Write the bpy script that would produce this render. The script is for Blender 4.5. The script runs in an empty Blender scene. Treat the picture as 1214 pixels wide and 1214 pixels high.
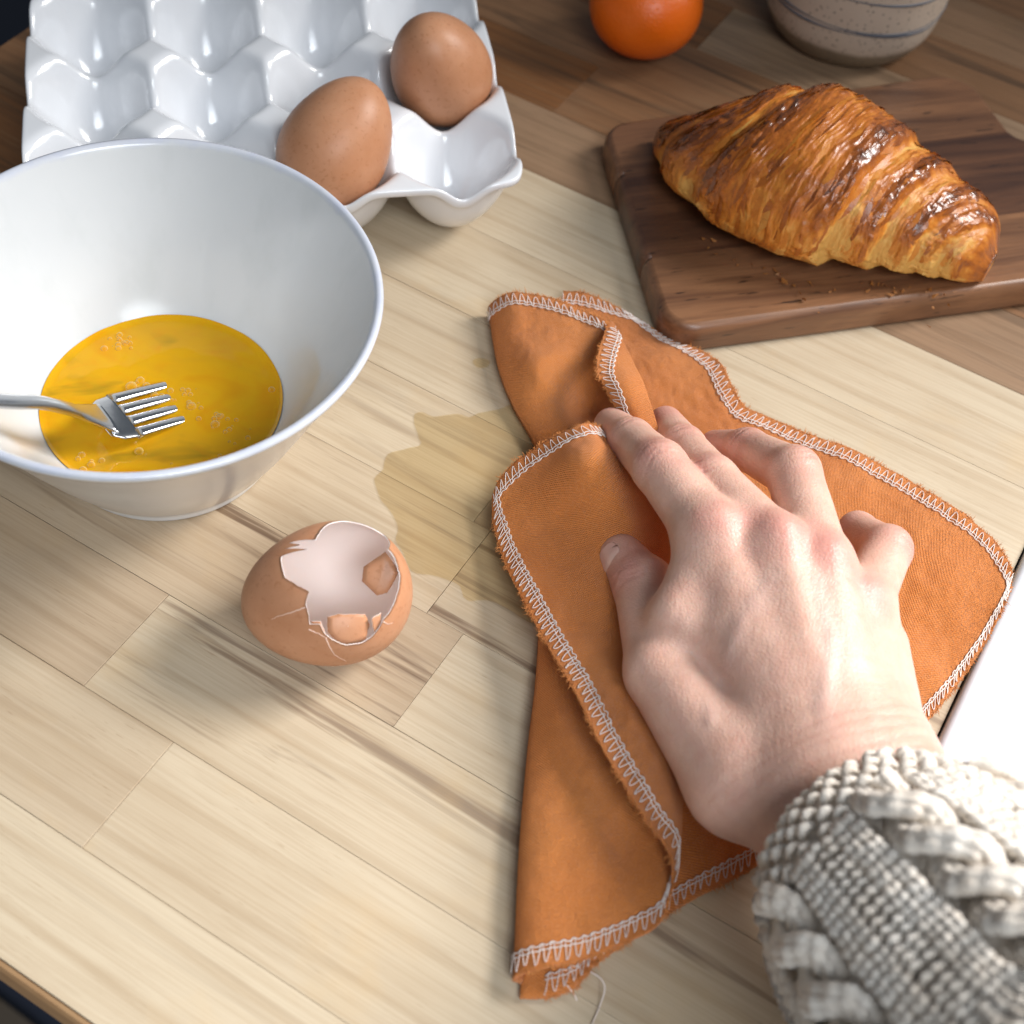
import bpy, bmesh, math, random
import numpy as np
from mathutils import Matrix, Vector

rng = np.random.default_rng(7)
random.seed(7)
sc = bpy.context.scene
COL = sc.collection

# ------------------------------------------------------------------ camera
CAM_H, PITCH, ROLL, FPX = 0.38, 0.92010, 0.13340, 1646.46      # metres, radians, focal length in photo pixels (1214 wide)
YAW = -0.43410                                                  # direction of the countertop planks
_fwd = np.array([0, math.cos(PITCH), -math.sin(PITCH)])
_r0 = np.array([1.0, 0, 0])
_u0 = np.cross(_r0, _fwd)
CR = math.cos(ROLL) * _r0 + math.sin(ROLL) * _u0
CU = -math.sin(ROLL) * _r0 + math.cos(ROLL) * _u0
CAM = np.array([0, 0, CAM_H])


def at(px, py, z=0.0):
    """world point at height z seen at photo pixel (px, py)"""
    d = (px - 607) * CR / FPX - (py - 607) * CU / FPX + _fwd
    t = (z - CAM_H) / d[2]
    return d * t + CAM


def ats(pts):
    return np.array([at(*p) for p in pts])


cam = bpy.data.cameras.new('camera')
cam_o = bpy.data.objects.new('camera', cam)
COL.objects.link(cam_o)
cam_o.matrix_world = Matrix(((CR[0], CU[0], -_fwd[0], 0), (CR[1], CU[1], -_fwd[1], 0), (CR[2], CU[2], -_fwd[2], CAM_H), (0, 0, 0, 1)))
cam.sensor_width = 36
cam.lens = 36 * FPX / 1214
cam.clip_start = 0.01
cam.clip_end = 50
cam.dof.use_dof = True
cam.dof.focus_distance = 0.46
cam.dof.aperture_fstop = 11
sc.camera = cam_o

# ------------------------------------------------------------------ light: daylight from a window on the right, soft room light elsewhere
w = bpy.data.worlds.new('World')
sc.world = w
w.use_nodes = True
bg = w.node_tree.nodes['Background']
bg.inputs['Color'].default_value = (0.78, 0.88, 1.0, 1)
bg.inputs['Strength'].default_value = 0.13


def area(name, loc, target, sx, sy, power, col, spread=180):
    l = bpy.data.lights.new(name, 'AREA')
    l.shape = 'RECTANGLE'
    l.size, l.size_y, l.energy, l.color = sx, sy, power, col
    l.spread = math.radians(spread)
    o = bpy.data.objects.new(name, l)
    COL.objects.link(o)
    o.location = loc
    o.rotation_euler = (Vector(target) - Vector(loc)).to_track_quat('-Z', 'Y').to_euler()
    return o


area('window_light', (0.82, 0.58, 0.74), (-0.01, 0.04, 0.0), 0.46, 0.46, 3.05, (1.0, 0.98, 0.955), 58)
area('front_fill_light', (0.30, -0.70, 0.90), (-0.05, -0.02, 0.0), 0.9, 0.7, 2.2, (0.88, 0.94, 1.0), 48)  # added fill lamp in front, brightens the near counter
sc.view_settings.view_transform = 'Standard'
sc.view_settings.look = 'None'
sc.view_settings.exposure = 0.0
sc.view_settings.gamma = 1
sc.cycles.max_bounces = 8
sc.cycles.use_denoising = True


# ------------------------------------------------------------------ mesh helpers
def tag(o, label=None, cat=None, group=None, kind=None):
    if label: o['label'] = label
    if cat: o['category'] = cat
    if group: o['group'] = group
    if kind: o['kind'] = kind
    return o


def empty(name, loc, label, cat, group=None, kind=None):
    o = bpy.data.objects.new(name, None)
    COL.objects.link(o)
    o.location = loc
    o.empty_display_size = 0.01
    return tag(o, label, cat, group, kind)


def wloc(o):
    p = np.zeros(3)
    while o is not None:
        p = p + np.array(o.location)
        o = o.parent
    return p


def make(name, V, F, m, parent=None, origin=None, smooth=True, uv=None):
    """one mesh object from world-space vertices"""
    V = np.asarray(V, float)
    base = wloc(parent) if parent is not None else np.zeros(3)
    if origin is None:
        origin = base if parent is not None else np.zeros(3)
    me = bpy.data.meshes.new(name)
    F = [tuple(int(i) for i in f) for f in F] if not isinstance(F, np.ndarray) else F.tolist()
    me.from_pydata((V - np.asarray(origin)).tolist(), [], F)
    me.validate()
    if uv is not None:
        l = me.uv_layers.new(name='UVMap')
        idx = np.empty(len(me.loops), np.int32)
        me.loops.foreach_get('vertex_index', idx)
        l.data.foreach_set('uv', np.asarray(uv, np.float32)[idx].ravel())
    if smooth:
        me.polygons.foreach_set('use_smooth', np.ones(len(me.polygons), bool))
    if m is not None:
        for mm in (m if isinstance(m, (list, tuple)) else [m]):
            me.materials.append(mm)
    me.update()
    o = bpy.data.objects.new(name, me)
    COL.objects.link(o)
    if parent is not None:
        o.parent = parent
        o.location = np.asarray(origin) - base
    else:
        o.location = origin
    return o


def vattr(o, name, vals):
    vals = np.asarray(vals, np.float32)
    a = o.data.attributes.new(name, 'FLOAT', 'POINT')
    a.data.foreach_set('value', vals)


def grid_faces(nu, nv, cu=False, cv=False):
    i = np.arange(nu if cu else nu - 1)
    j = np.arange(nv if cv else nv - 1)
    I, J = np.meshgrid(i, j, indexing='ij')
    I2, J2 = (I + 1) % nu, (J + 1) % nv
    return np.stack([I * nv + J, I2 * nv + J, I2 * nv + J2, I * nv + J2], -1).reshape(-1, 4)


def lathe(profile, n=96, center=(0, 0, 0)):
    """closed-ended profile [(r, z)...]; returns V, F"""
    P = np.array(profile, float)
    a = np.linspace(0, 2 * np.pi, n, endpoint=False)
    V = np.stack([P[:, None, 0] * np.cos(a), P[:, None, 0] * np.sin(a), np.repeat(P[:, 1:2], n, 1)], -1)
    return V.reshape(-1, 3) + np.array(center), grid_faces(len(P), n, False, True)[:, ::-1]


def spline(P, n, closed=False):
    """Catmull-Rom through points, resampled evenly"""
    P = np.asarray(P, float)
    if closed:
        Q = np.vstack([P[-1], P, P[0], P[1]])
    else:
        Q = np.vstack([2 * P[0] - P[1], P, 2 * P[-1] - P[-2]])
    out = []
    for i in range(1, len(Q) - 2):
        t = np.linspace(0, 1, 24, endpoint=False)[:, None]
        a, b, c, d = Q[i - 1], Q[i], Q[i + 1], Q[i + 2]
        out.append(0.5 * (2 * b + (c - a) * t + (2 * a - 5 * b + 4 * c - d) * t ** 2 + (3 * b - a - 3 * c + d) * t ** 3))
    out = np.vstack(out + [Q[-2][None]])
    return resample(out, n)


def resample(P, n):
    L = np.r_[0, np.cumsum(np.linalg.norm(np.diff(P[:, :3], axis=0), axis=1))]
    s = np.linspace(0, L[-1], n)
    return np.stack([np.interp(s, L, P[:, k]) for k in range(P.shape[1])], -1)


def tube(P, r, n=6, cap=True):
    P = np.asarray(P, float)
    k = len(P)
    r = np.broadcast_to(np.asarray(r, float), (k,))
    T = np.gradient(P, axis=0)
    T /= np.linalg.norm(T, axis=1, keepdims=True) + 1e-12
    up = np.array([0.13, 0.31, 0.94])
    X = np.cross(T, up)
    X /= np.linalg.norm(X, axis=1, keepdims=True) + 1e-12
    Y = np.cross(T, X)
    a = np.linspace(0, 2 * np.pi, n, endpoint=False)
    V = P[:, None] + r[:, None, None] * (np.cos(a)[None, :, None] * X[:, None] + np.sin(a)[None, :, None] * Y[:, None])
    F = grid_faces(k, n, False, True)
    return V.reshape(-1, 3), F


class Bag:
    def __init__(s): s.V, s.F, s.n, s.uv = [], [], 0, []

    def add(s, V, F, uv=None):
        V = np.asarray(V)
        s.V.append(V)
        s.F.append(np.asarray(F) + s.n)
        s.n += len(V)
        if uv is not None: s.uv.append(uv)

    def build(s, name, m, parent=None, **k):
        F = [tuple(f) for a in s.F for f in a.tolist()]
        return make(name, np.vstack(s.V), F, m, parent, uv=np.vstack(s.uv) if s.uv else None, **k)


# ------------------------------------------------------------------ noise
def _h(ix, iy, iz, seed):
    n = (ix * 374761393 + iy * 668265263 + iz * 2147483647 + seed * 974634777) & 0xFFFFFFFF
    n = ((n ^ (n >> 13)) * 1274126177) & 0xFFFFFFFF
    n = ((n ^ (n >> 16)) * 2246822519) & 0xFFFFFFFF
    return ((n ^ (n >> 15)) & 0xFFFFFF) / 0xFFFFFF


def noise(P, seed=0):
    P = np.asarray(P, float)
    i = np.floor(P).astype(np.int64)
    f = P - i
    f = f * f * f * (f * (f * 6 - 15) + 10)
    r = 0
    for dx in (0, 1):
        for dy in (0, 1):
            for dz in (0, 1):
                wgt = (f[..., 0] if dx else 1 - f[..., 0]) * (f[..., 1] if dy else 1 - f[..., 1]) * (f[..., 2] if dz else 1 - f[..., 2])
                r = r + wgt * _h(i[..., 0] + dx, i[..., 1] + dy, i[..., 2] + dz, seed)
    return r * 2 - 1


def fbm(P, o=4, seed=0):
    r, a, s = 0, 1.0, 0
    for k in range(o):
        r = r + a * noise(np.asarray(P) * 2 ** k, seed + k)
        s += a
        a *= 0.5
    return r / s


# ------------------------------------------------------------------ material helpers
class M:
    def __init__(s, name, **kw):
        s.m = bpy.data.materials.new(name)
        s.m.use_nodes = True
        s.t = s.m.node_tree
        s.b = s.t.nodes['Principled BSDF']
        for k, v in kw.items(): s.set(k, v)

    def n(s, typ, **kw):
        x = s.t.nodes.new('ShaderNode' + typ)
        for k, v in kw.items(): setattr(x, k, v)
        return x

    def put(s, sock, v):
        if hasattr(v, 'bl_idname') or hasattr(v, 'is_output'):
            s.t.links.new(v, sock)
        else:
            if isinstance(v, (tuple, list)) and len(v) == 3 and sock.type == 'RGBA': v = (*v, 1)
            sock.default_value = v

    def set(s, k, v):
        s.put(s.b.inputs[k.replace('_', ' ')], v)
        return s

    def math(s, op, a, b=0.0, c=0.0, clamp=False):
        x = s.n('Math', operation=op, use_clamp=clamp)
        for i, v in enumerate((a, b, c)): s.put(x.inputs[i], v)
        return x.outputs[0]

    def mix(s, f, a, b, mode='MIX'):
        x = s.n('Mix', data_type='RGBA', blend_type=mode)
        s.put(x.inputs[0], f); s.put(x.inputs[6], a); s.put(x.inputs[7], b)
        return x.outputs[2]

    def coord(s, scale=(1, 1, 1), kind='Object', offset=None):
        x = s.n('TexCoord')
        v = x.outputs[kind]
        if offset is not None:
            a = s.n('VectorMath', operation='ADD'); s.put(a.inputs[0], v); s.put(a.inputs[1], offset); v = a.outputs[0]
        mp = s.n('Mapping'); s.put(mp.inputs['Vector'], v); s.put(mp.inputs['Scale'], scale)
        return mp.outputs[0]

    def noise(s, vec, scale=5, detail=3, rough=0.5, dist=0.0):
        x = s.n('TexNoise')
        s.put(x.inputs['Vector'], vec)
        for k, v in (('Scale', scale), ('Detail', detail), ('Roughness', rough), ('Distortion', dist)): s.put(x.inputs[k], v)
        return x.outputs['Fac']

    def vor(s, vec, scale=5, feature='F1', out='Distance'):
        x = s.n('TexVoronoi', feature=feature)
        s.put(x.inputs['Vector'], vec); s.put(x.inputs['Scale'], scale)
        return x.outputs[out]

    def ramp(s, f, stops):
        x = s.n('ValToRGB')
        e = x.color_ramp.elements
        while len(e) < len(stops): e.new(0.5)
        for el, (p, c) in zip(e, stops):
            el.position = p
            el.color = (c, c, c, 1) if isinstance(c, (int, float)) else (*c, 1)
        s.put(x.inputs[0], f)
        return x.outputs['Color']

    def rng(s, v, a, b, c=0.0, d=1.0):
        x = s.n('MapRange'); s.put(x.inputs[0], v)
        for i, q in enumerate((a, b, c, d)): s.put(x.inputs[i + 1], q)
        return x.outputs[0]

    def attr(s, name, typ='GEOMETRY', out='Fac'):
        x = s.n('Attribute', attribute_type=typ); x.attribute_name = name
        return x.outputs[out]

    def bump(s, h, strength=0.3, dist=0.001, prev=None):
        x = s.n('Bump'); s.put(x.inputs['Height'], h); s.put(x.inputs['Strength'], strength); s.put(x.inputs['Distance'], dist)
        if prev is not None: s.put(x.inputs['Normal'], prev)
        s.put(s.b.inputs['Normal'], x.outputs[0])
        return x.outputs[0]


# ================================================================== countertop of wooden planks
CA, CB = np.array([math.cos(YAW), math.sin(YAW), 0]), np.array([-math.sin(YAW), math.cos(YAW), 0])


def ab(a, b, z=0.0): return a * CA + b * CB + np.array([0, 0, z])


mw = M('butcher_block_wood')
sd = mw.attr('seed', 'OBJECT')
off = mw.n('CombineXYZ')
for k, q in enumerate((3.7, 1.3, 2.1)): mw.put(off.inputs[k], mw.math('MULTIPLY', sd, q))
og = off.outputs[0]
tone, streak = mw.attr('tone', 'OBJECT'), mw.attr('streak', 'OBJECT')
c1 = mw.coord((7, 60, 60), offset=og)
warp = mw.noise(mw.coord((3, 9, 9), offset=og), 1.0, 2)
cath = mw.n('TexWave', wave_type='BANDS', bands_direction='Y')
mw.put(cath.inputs['Vector'], mw.coord((4, 22, 22), offset=og))
for k, v in (('Scale', 0.9), ('Distortion', 5.0), ('Detail', 2.0), ('Detail Scale', 0.7)): mw.put(cath.inputs[k], v)
fib = mw.noise(mw.coord((16, 1100, 1100), offset=og), 1.0, 2, 0.6)
fib2 = mw.noise(mw.coord((30, 350, 350), offset=og), 1.0, 4, 0.6)
blot = mw.noise(mw.coord((14, 40, 40), offset=og), 1.0, 3)
stk = mw.noise(mw.coord((3.6, 70, 70), offset=og), 1.0, 5, 0.62, 1.0)
light = mw.mix(tone, (0.565, 0.462, 0.328), (0.215, 0.090, 0.031))
dark = mw.mix(tone, (0.375, 0.262, 0.155), (0.095, 0.039, 0.015))
ringf = mw.math('MULTIPLY', mw.rng(cath.outputs['Fac'], 0.86, 0.99), 0.30)
base = mw.mix(ringf, light, dark)
base = mw.mix(mw.math('MULTIPLY', mw.rng(blot, 0.45, 0.72), 0.32), base, dark)
sf = mw.math('MULTIPLY', mw.rng(stk, 0.54, 0.625), streak, clamp=True)
base = mw.mix(sf, base, mw.mix(tone, (0.205, 0.135, 0.088), (0.07, 0.038, 0.02)))
base = mw.mix(mw.math('MULTIPLY', mw.rng(fib, 0.42, 0.66), 0.26), base, dark)
base = mw.mix(mw.math('MULTIPLY', mw.rng(fib2, 0.52, 0.74), 0.24), base, (0.30, 0.20, 0.11))
pore = mw.math('MULTIPLY', mw.rng(mw.noise(mw.coord((130, 1500, 1500), offset=og), 1.0, 2, 0.5), 0.63, 0.72), mw.rng(mw.noise(mw.coord((25, 60, 60), offset=og), 1.0, 2), 0.40, 0.62))
base = mw.mix(mw.math('MULTIPLY', pore, 0.38), base, mw.mix(tone, (0.30, 0.19, 0.10), (0.03, 0.016, 0.009)))
wear = mw.noise(mw.coord((22, 22, 22), offset=og), 1.0, 4, 0.6)
base = mw.mix(mw.math('MULTIPLY', mw.rng(wear, 0.55, 0.72), 0.22), base, mw.mix(tone, (0.62, 0.40, 0.17), (0.15, 0.07, 0.03)))
mw.set('Base_Color', base)
mw.set('Roughness', mw.rng(fib2, 0.3, 0.8, 0.42, 0.60))
mw.set('Specular_IOR_Level', 0.35)
nb = mw.bump(fib, 0.25, 0.0003)
mw.bump(fib2, 0.15, 0.0003, nb)
WOOD = mw.m

top = empty('wooden_countertop', (0, 0, 0), 'pale butcher block countertop of glued wooden planks carrying everything', 'countertop')
top.rotation_euler = (0, 0, YAW)
BND = [0.0555, 0.091, 0.131, 0.1713, 0.2115, 0.2515, 0.2925, 0.3343, 0.377, 0.4217, 0.4625, 0.504, 0.5445, 0.586, 0.627, 0.667, 0.707, 0.748, 0.788]
JOIN = {0: [-0.32], 1: [-0.1613], 2: [-0.196], 3: [-0.1095], 4: [-0.1236], 5: [-0.1305], 6: [-0.30], 7: [-0.33, 0.0191], 8: [-0.235, 0.19],
        9: [-0.30, 0.10], 10: [-0.22, 0.06], 11: [-0.32, -0.02], 12: [-0.19, 0.15], 13: [-0.28, 0.02], 14: [-0.2, 0.2], 15: [-0.1], 16: [-0.25, 0.1], 17: [0.0]}
A_END, A_SINK, B_SINK = -0.4394, 0.0350, 0.385
# tone (0 pale .. 1 dark brown), streak amount and seed for planks that show; back rows' brown also holds painted light falloff
LOOK = {(0, 1): (.0, .15, 3.1), (1, 0): (.16, .1, 5.2), (1, 1): (.04, .05, 6.3), (2, 0): (.34, .12, 7.7), (2, 1): (.06, .75, 2.4),
        (3, 0): (.28, 1.0, 8.4), (3, 1): (.0, .05, 9.9), (4, 0): (.12, .55, 1.7), (4, 1): (.10, .9, 4.4), (5, 0): (.05, .3, 3.8), (5, 1): (.25, .6, 6.6),
        (6, 1): (.06, .15, 5.9), (6, 0): (1.0, .5, 4.2), (7, 0): (.92, .6, 3.5), (7, 1): (.0, .1, 2.9), (7, 2): (.1, .1, 8.8), (8, 1): (.0, .05, 1.2), (8, 0): (.8, .4, 1.9),
        (9, 0): (.95, .5, 4.9), (9, 1): (.72, .55, 7.1), (9, 2): (.5, .3, 2.2), (10, 1): (.9, .7, 3.3), (10, 2): (.7, .4, 1.1), (10, 0): (1.0, .6, 5.0),
        (11, 1): (.9, .9, 6.1), (11, 2): (.7, .4, 9.2), (12, 0): (1.0, .5, 2.0), (12, 1): (.65, .5, 3.0), (12, 2): (.6, .4, 5.5), (13, 1): (.9, .8, 8.2), (13, 2): (.65, .4, 7.9)}


def plank(a0, a1, b0, b1, tone_, streak_, seed_):
    g, e, zt, zb = float(rng.uniform(0.00004, 0.00011)), float(rng.uniform(0.00006, 0.00018)), 0.0, -0.020
    a0, a1, b0, b1 = a0 + g, a1 - g, b0 + g, b1 - g
    ca, cb = (a0 + a1) / 2, (b0 + b1) / 2
    V = []
    for z, q in ((zb, 0), (zt - e, 0), (zt, e)):
        V += [(a0 - ca + q, b0 - cb + q, z), (a1 - ca - q, b0 - cb + q, z), (a1 - ca - q, b1 - cb - q, z), (a0 - ca + q, b1 - cb - q, z)]
    F = [(8, 9, 10, 11), (3, 2, 1, 0)]
    for k in (0, 4):
        for i in range(4):
            j = (i + 1) % 4
            F.append((k + i, k + j, k + 4 + j, k + 4 + i))
    me = bpy.data.meshes.new('plank')
    me.from_pydata(V, [], F)
    me.materials.append(WOOD)
    o = bpy.data.objects.new('plank', me)
    COL.objects.link(o)
    o.parent = top
    o.location = (ca, cb, float(rng.uniform(-0.00012, 0.0)))
    o['tone'], o['streak'], o['seed'] = float(tone_), float(streak_), float(seed_)


for r in range(len(BND) - 1):
    end = A_SINK if BND[r + 1] <= B_SINK else 0.62
    xs = [A_END] + [x for x in JOIN[r] if x < end - 0.03] + [end]
    for k in range(len(xs) - 1):
        t_, s_, q_ = LOOK.get((r, k), ((0.8 if r > 8 else 0.12) + rng.uniform(-.1, .15), rng.uniform(.1, .7), rng.uniform(1, 10)))  # back rows default darker, partly painting the dimmer light there
        plank(xs[k], xs[k + 1], BND[r], BND[r + 1], t_, s_, q_)
# rounded front nosing of the countertop, below the first row
mn = M('edge_wood', Roughness=0.45)
nf = mn.noise(mn.coord((15, 250, 250)), 1.0, 4, 0.6)
mn.set('Base_Color', mn.mix(nf, (0.42, 0.22, 0.10), (0.62, 0.37, 0.18)))
nv = []
for a in (A_END, A_SINK):
    for (b, z) in ((0.0552, -0.020), (0.0540, -0.020), (0.0535, -0.017), (0.0535, -0.004), (0.0541, -0.0012), (0.0552, -0.0004)):
        nv.append(ab(a, b, z))
nF = [(i, i + 1, i + 7, i + 6) for i in range(5)] + [(0, 6, 11, 5), (5, 4, 3, 2, 1, 0), (6, 7, 8, 9, 10, 11)]
o = make('front_edge', nv, nF, mn.m, None, smooth=False)
o.parent = top
o.matrix_parent_inverse = Matrix.Rotation(YAW, 4, 'Z').inverted()
tag(o, 'orange brown front edge of the countertop')

# ------------------------------------------------------------------ floor below with a few boards
mfl = M('dark_floor', Roughness=0.6)
mfl.set('Base_Color', mfl.mix(mfl.noise(mfl.coord((6, 6, 6)), 1, 4), (0.010, 0.014, 0.030), (0.022, 0.027, 0.045)))
make('floor', [(-4, -4, -0.9), (4, -4, -0.9), (4, 4, -0.9), (-4, 4, -0.9)], [(0, 1, 2, 3)], mfl.m)['kind'] = 'structure'
floor_o = bpy.data.objects['floor']
mfb = M('floor_board', Roughness=0.55)
fbn = mfb.noise(mfb.coord((4, 50, 50)), 1.0, 4)
mfb.set('Base_Color', mfb.mix(fbn, mfb.attr('boardcol', 'OBJECT', 'Color'), (0.10, 0.07, 0.035)))
P0, P1 = at(2, 1186, -0.88), at(62, 1232, -0.88)
fd = (P1 - P0) / np.linalg.norm(P1 - P0)
fn = np.array([fd[1], -fd[0], 0])
fn = fn * (1 if fn @ np.array([-1, -1, 0]) > 0 else -1)
for k, (d0, d1, s0, s1, c) in enumerate(((0.0, 0.020, -0.6, 0.058, (0.10, 0.078, 0.065)), (0.0235, 0.11, -0.012, 0.6, (0.30, 0.21, 0.085)), (0.0235, 0.11, -0.6, -0.016, (0.16, 0.115, 0.06)),
                                         (0.114, 0.20, -0.6, 0.1, (0.22, 0.15, 0.07)))):
    q = [P0 + fd * s + fn * d for s, d in ((s0, d0), (s1, d0), (s1, d1), (s0, d1))]
    V = [p + np.array([0, 0, dz]) for dz in (-0.0199, 0) for p in q]
    o = make('floor_board', V, [(4, 5, 6, 7)] + [(i, (i + 1) % 4, 4 + (i + 1) % 4, 4 + i) for i in range(4)], mfb.m, floor_o, smooth=False)
    o['boardcol'] = c

# ------------------------------------------------------------------ white sink edge on the right
msk = M('white_glaze', Base_Color=(0.80, 0.82, 0.86), Roughness=0.12)
sk = empty('white_sink', ab(0.2, 0.2), 'smooth white ceramic sink edge beside the cloth and knitted sleeve', 'sink')
prof = [(0.0, -0.03), (0.0, 0.0005), (0.0006, 0.0024), (0.0022, 0.0036), (0.0045, 0.004), (0.085, 0.004), (0.094, 0.002), (0.10, -0.01), (0.108, -0.13), (0.13, -0.15)]
a0, a1, b0, b1 = A_SINK + 0.0007, 0.50, 0.02, 0.3765
rings = []
for d, z in prof:
    ring = []
    cr = max(0.012 - d, 0.006) if d < 0.01 else 0.02
    for cx, cy, s in ((a1 - d, b1 - d, 0), (a0 + d, b1 - d, 1), (a0 + d, b0 + d, 2), (a1 - d, b0 + d, 3)):
        sx, sy = (1, -1, -1, 1)[s], (1, 1, -1, -1)[s]
        for q in np.linspace(0, np.pi / 2, 7):
            th = q + s * np.pi / 2
            ring.append(ab(cx - sx * cr + cr * math.cos(th), cy - sy * cr + cr * math.sin(th), z))
    rings.append(ring)
R_ = np.array(rings)
F = grid_faces(R_.shape[0], R_.shape[1], False, True).tolist()
F.append(list(range((len(prof) - 1) * R_.shape[1], len(prof) * R_.shape[1])))
make('basin', R_.reshape(-1, 3), [tuple(f) for f in F], msk.m, sk)

# ------------------------------------------------------------------ wet spill on the wood
mwet = M('wet_film')
t = mwet.t
tr = mwet.n('BsdfTransparent'); tr.inputs[0].default_value = (1.0, 0.955, 0.845, 1)
gl = mwet.n('BsdfGlossy'); gl.inputs['Roughness'].default_value = 0.12
fr = mwet.n('Fresnel'); fr.inputs[0].default_value = 1.33
mx = mwet.n('MixShader')
t.links.new(mwet.math('MULTIPLY', fr.outputs[0], 0.45), mx.inputs[0]); t.links.new(tr.outputs[0], mx.inputs[1]); t.links.new(gl.outputs[0], mx.inputs[2])
t.links.new(mx.outputs[0], t.nodes['Material Output'].inputs[0])


def puddle(pts, label, n=160, jit=0.0006):
    P = spline(ats([(x, y, 0) for x, y in pts]), n, True)[:-1]
    P[:, :2] += np.stack([fbm(P * 160 + 5, 3), fbm(P * 160 + 50, 3)], -1) * jit
    from mathutils.geometry import tessellate_polygon
    tri = tessellate_polygon([[Vector((q[0], q[1], 0)) for q in P]])
    k = len(P)
    V = P + [0, 0, 0.0003]
    F = []
    for t_ in tri:
        a_, b_, c_ = V[t_[0]], V[t_[1]], V[t_[2]]
        up = (b_[0] - a_[0]) * (c_[1] - a_[1]) - (b_[1] - a_[1]) * (c_[0] - a_[0])
        F.append(tuple(t_) if up > 0 else tuple(t_)[::-1])
    return tag(make('wet_spill', V, F, mwet.m, None, smooth=False), label, 'spill', 'wet spills on the wood')


puddle([(492, 491), (503, 490), (514, 494), (541, 491), (557, 495), (570, 490), (593, 485), (612, 476), (640, 480), (660, 560), (655, 690), (640, 740), (588, 715), (555, 712),
        (545, 697), (533, 688), (510, 682), (488, 678), (478, 655), (469, 640), (473, 626), (460, 605), (450, 587), (444, 567), (454, 556), (456, 544), (462, 537), (481, 532), (499, 528), (496, 518), (491, 502)],
       'wet amber puddle with a jagged edge soaking the wood between eggshell and cloth')
puddle([(560, 429), (566, 425), (576, 426), (581, 430), (576, 436), (566, 436)], 'single small oval wet drop on the wood beside the cloth', 40, 0.0002)


# ================================================================== egg tray
PT = 0.0453
TX = np.array([math.cos(0.285), math.sin(0.285), 0]); TY = np.array([-TX[1], TX[0], 0])
T0 = np.array([-0.1120, 0.4352, 0])                     # grid corner between columns 2/3, rows 1/2 from the front


def tpos(i, j, z=0.0): return T0 + TX * PT * (i - 2) + TY * PT * (j - 1) + np.array([0, 0, z])


mtr = M('tray_glaze', Roughness=0.14, Coat_Weight=0.4, Coat_Roughness=0.04)
mtr.set('Base_Color', mtr.mix(mtr.noise(mtr.coord((30, 30, 30)), 1, 3), (0.74, 0.76, 0.80), (0.80, 0.80, 0.81)))
mtr.bump(mtr.noise(mtr.coord((90, 90, 90)), 1, 2), 0.10, 0.001)
tray = empty('egg_tray', tpos(2, 1.5), 'white glazed ceramic egg tray with rows of cups, holding two brown eggs', 'egg tray')


def tray_h(X, Y):
    H, zb, k = 0.038, 0.0045, 0.0013
    h = np.full(X.shape, H)
    for i in range(4):
        for j in range(3):
            dx, dy = X - (i + .5) * PT, Y - (j + .5) * PT
            ax_, ay_ = np.abs(dx), np.abs(dy)
            q = ((ax_ / 0.0294) ** 4 + (ay_ / 0.0294) ** 4 + ((ax_ + ay_) / (0.0261 * 1.4142)) ** 4) ** 0.25
            r_ = np.hypot(dx, dy) / 0.0265
            m_ = np.clip((r_ - 0.25) / 0.65, 0, 1); m_ = m_ * m_ * (3 - 2 * m_)
            q = r_ * (1 - m_) + q * m_
            c = zb + (H - zb) * 1.02 * q ** 2.0
            kk = np.clip(0.5 + 0.5 * (c - h) / k, 0, 1)
            h = c * (1 - kk) + h * kk - k * kk * (1 - kk)
    return h


NX, NY = 190, 146
gx = np.linspace(-0.0022, 4 * PT + 0.0022, NX); gy = np.linspace(-0.0022, 3 * PT + 0.0022, NY)
GX, GY = np.meshgrid(gx, gy, indexing='ij')
# round the four outer corners
ccx, ccy = 2 * PT, 1.5 * PT
ux, uy = (GX - ccx) / (gx[-1] - ccx), (GY - ccy) / (gy[-1] - ccy)
pull = np.clip((np.abs(ux) ** 10 * np.abs(uy) ** 10), 0, 1) * 0.05
GX2, GY2 = ccx + (GX - ccx) * (1 - pull), ccy + (GY - ccy) * (1 - pull)
GZ = tray_h(GX2, GY2)
for _ in range(10):                                       # glaze softens every ridge
    Gp = np.pad(GZ, 1, 'edge')
    GZ = (4 * Gp[1:-1, 1:-1] + 2 * (Gp[2:, 1:-1] + Gp[:-2, 1:-1] + Gp[1:-1, 2:] + Gp[1:-1, :-2]) + Gp[2:, 2:] + Gp[:-2, :-2] + Gp[2:, :-2] + Gp[:-2, 2:]) / 16
gxg, gyg = np.gradient(GZ, gx, gy)
GB = np.maximum(GZ - 0.0034 * np.minimum(np.sqrt(1 + gxg ** 2 + gyg ** 2), 2.6), 0.0004)


def tgrid(Xl, Yl, Zl):
    W = T0 + TX * (Xl - 2 * PT)[..., None] + TY * (Yl - PT)[..., None]
    W = np.array(W); W[..., 2] = Zl
    return W


def brim(G):
    return np.concatenate([G[:-1, 0], G[-1, :-1], G[:0:-1, -1], G[0, :0:-1]], 0)


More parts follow.
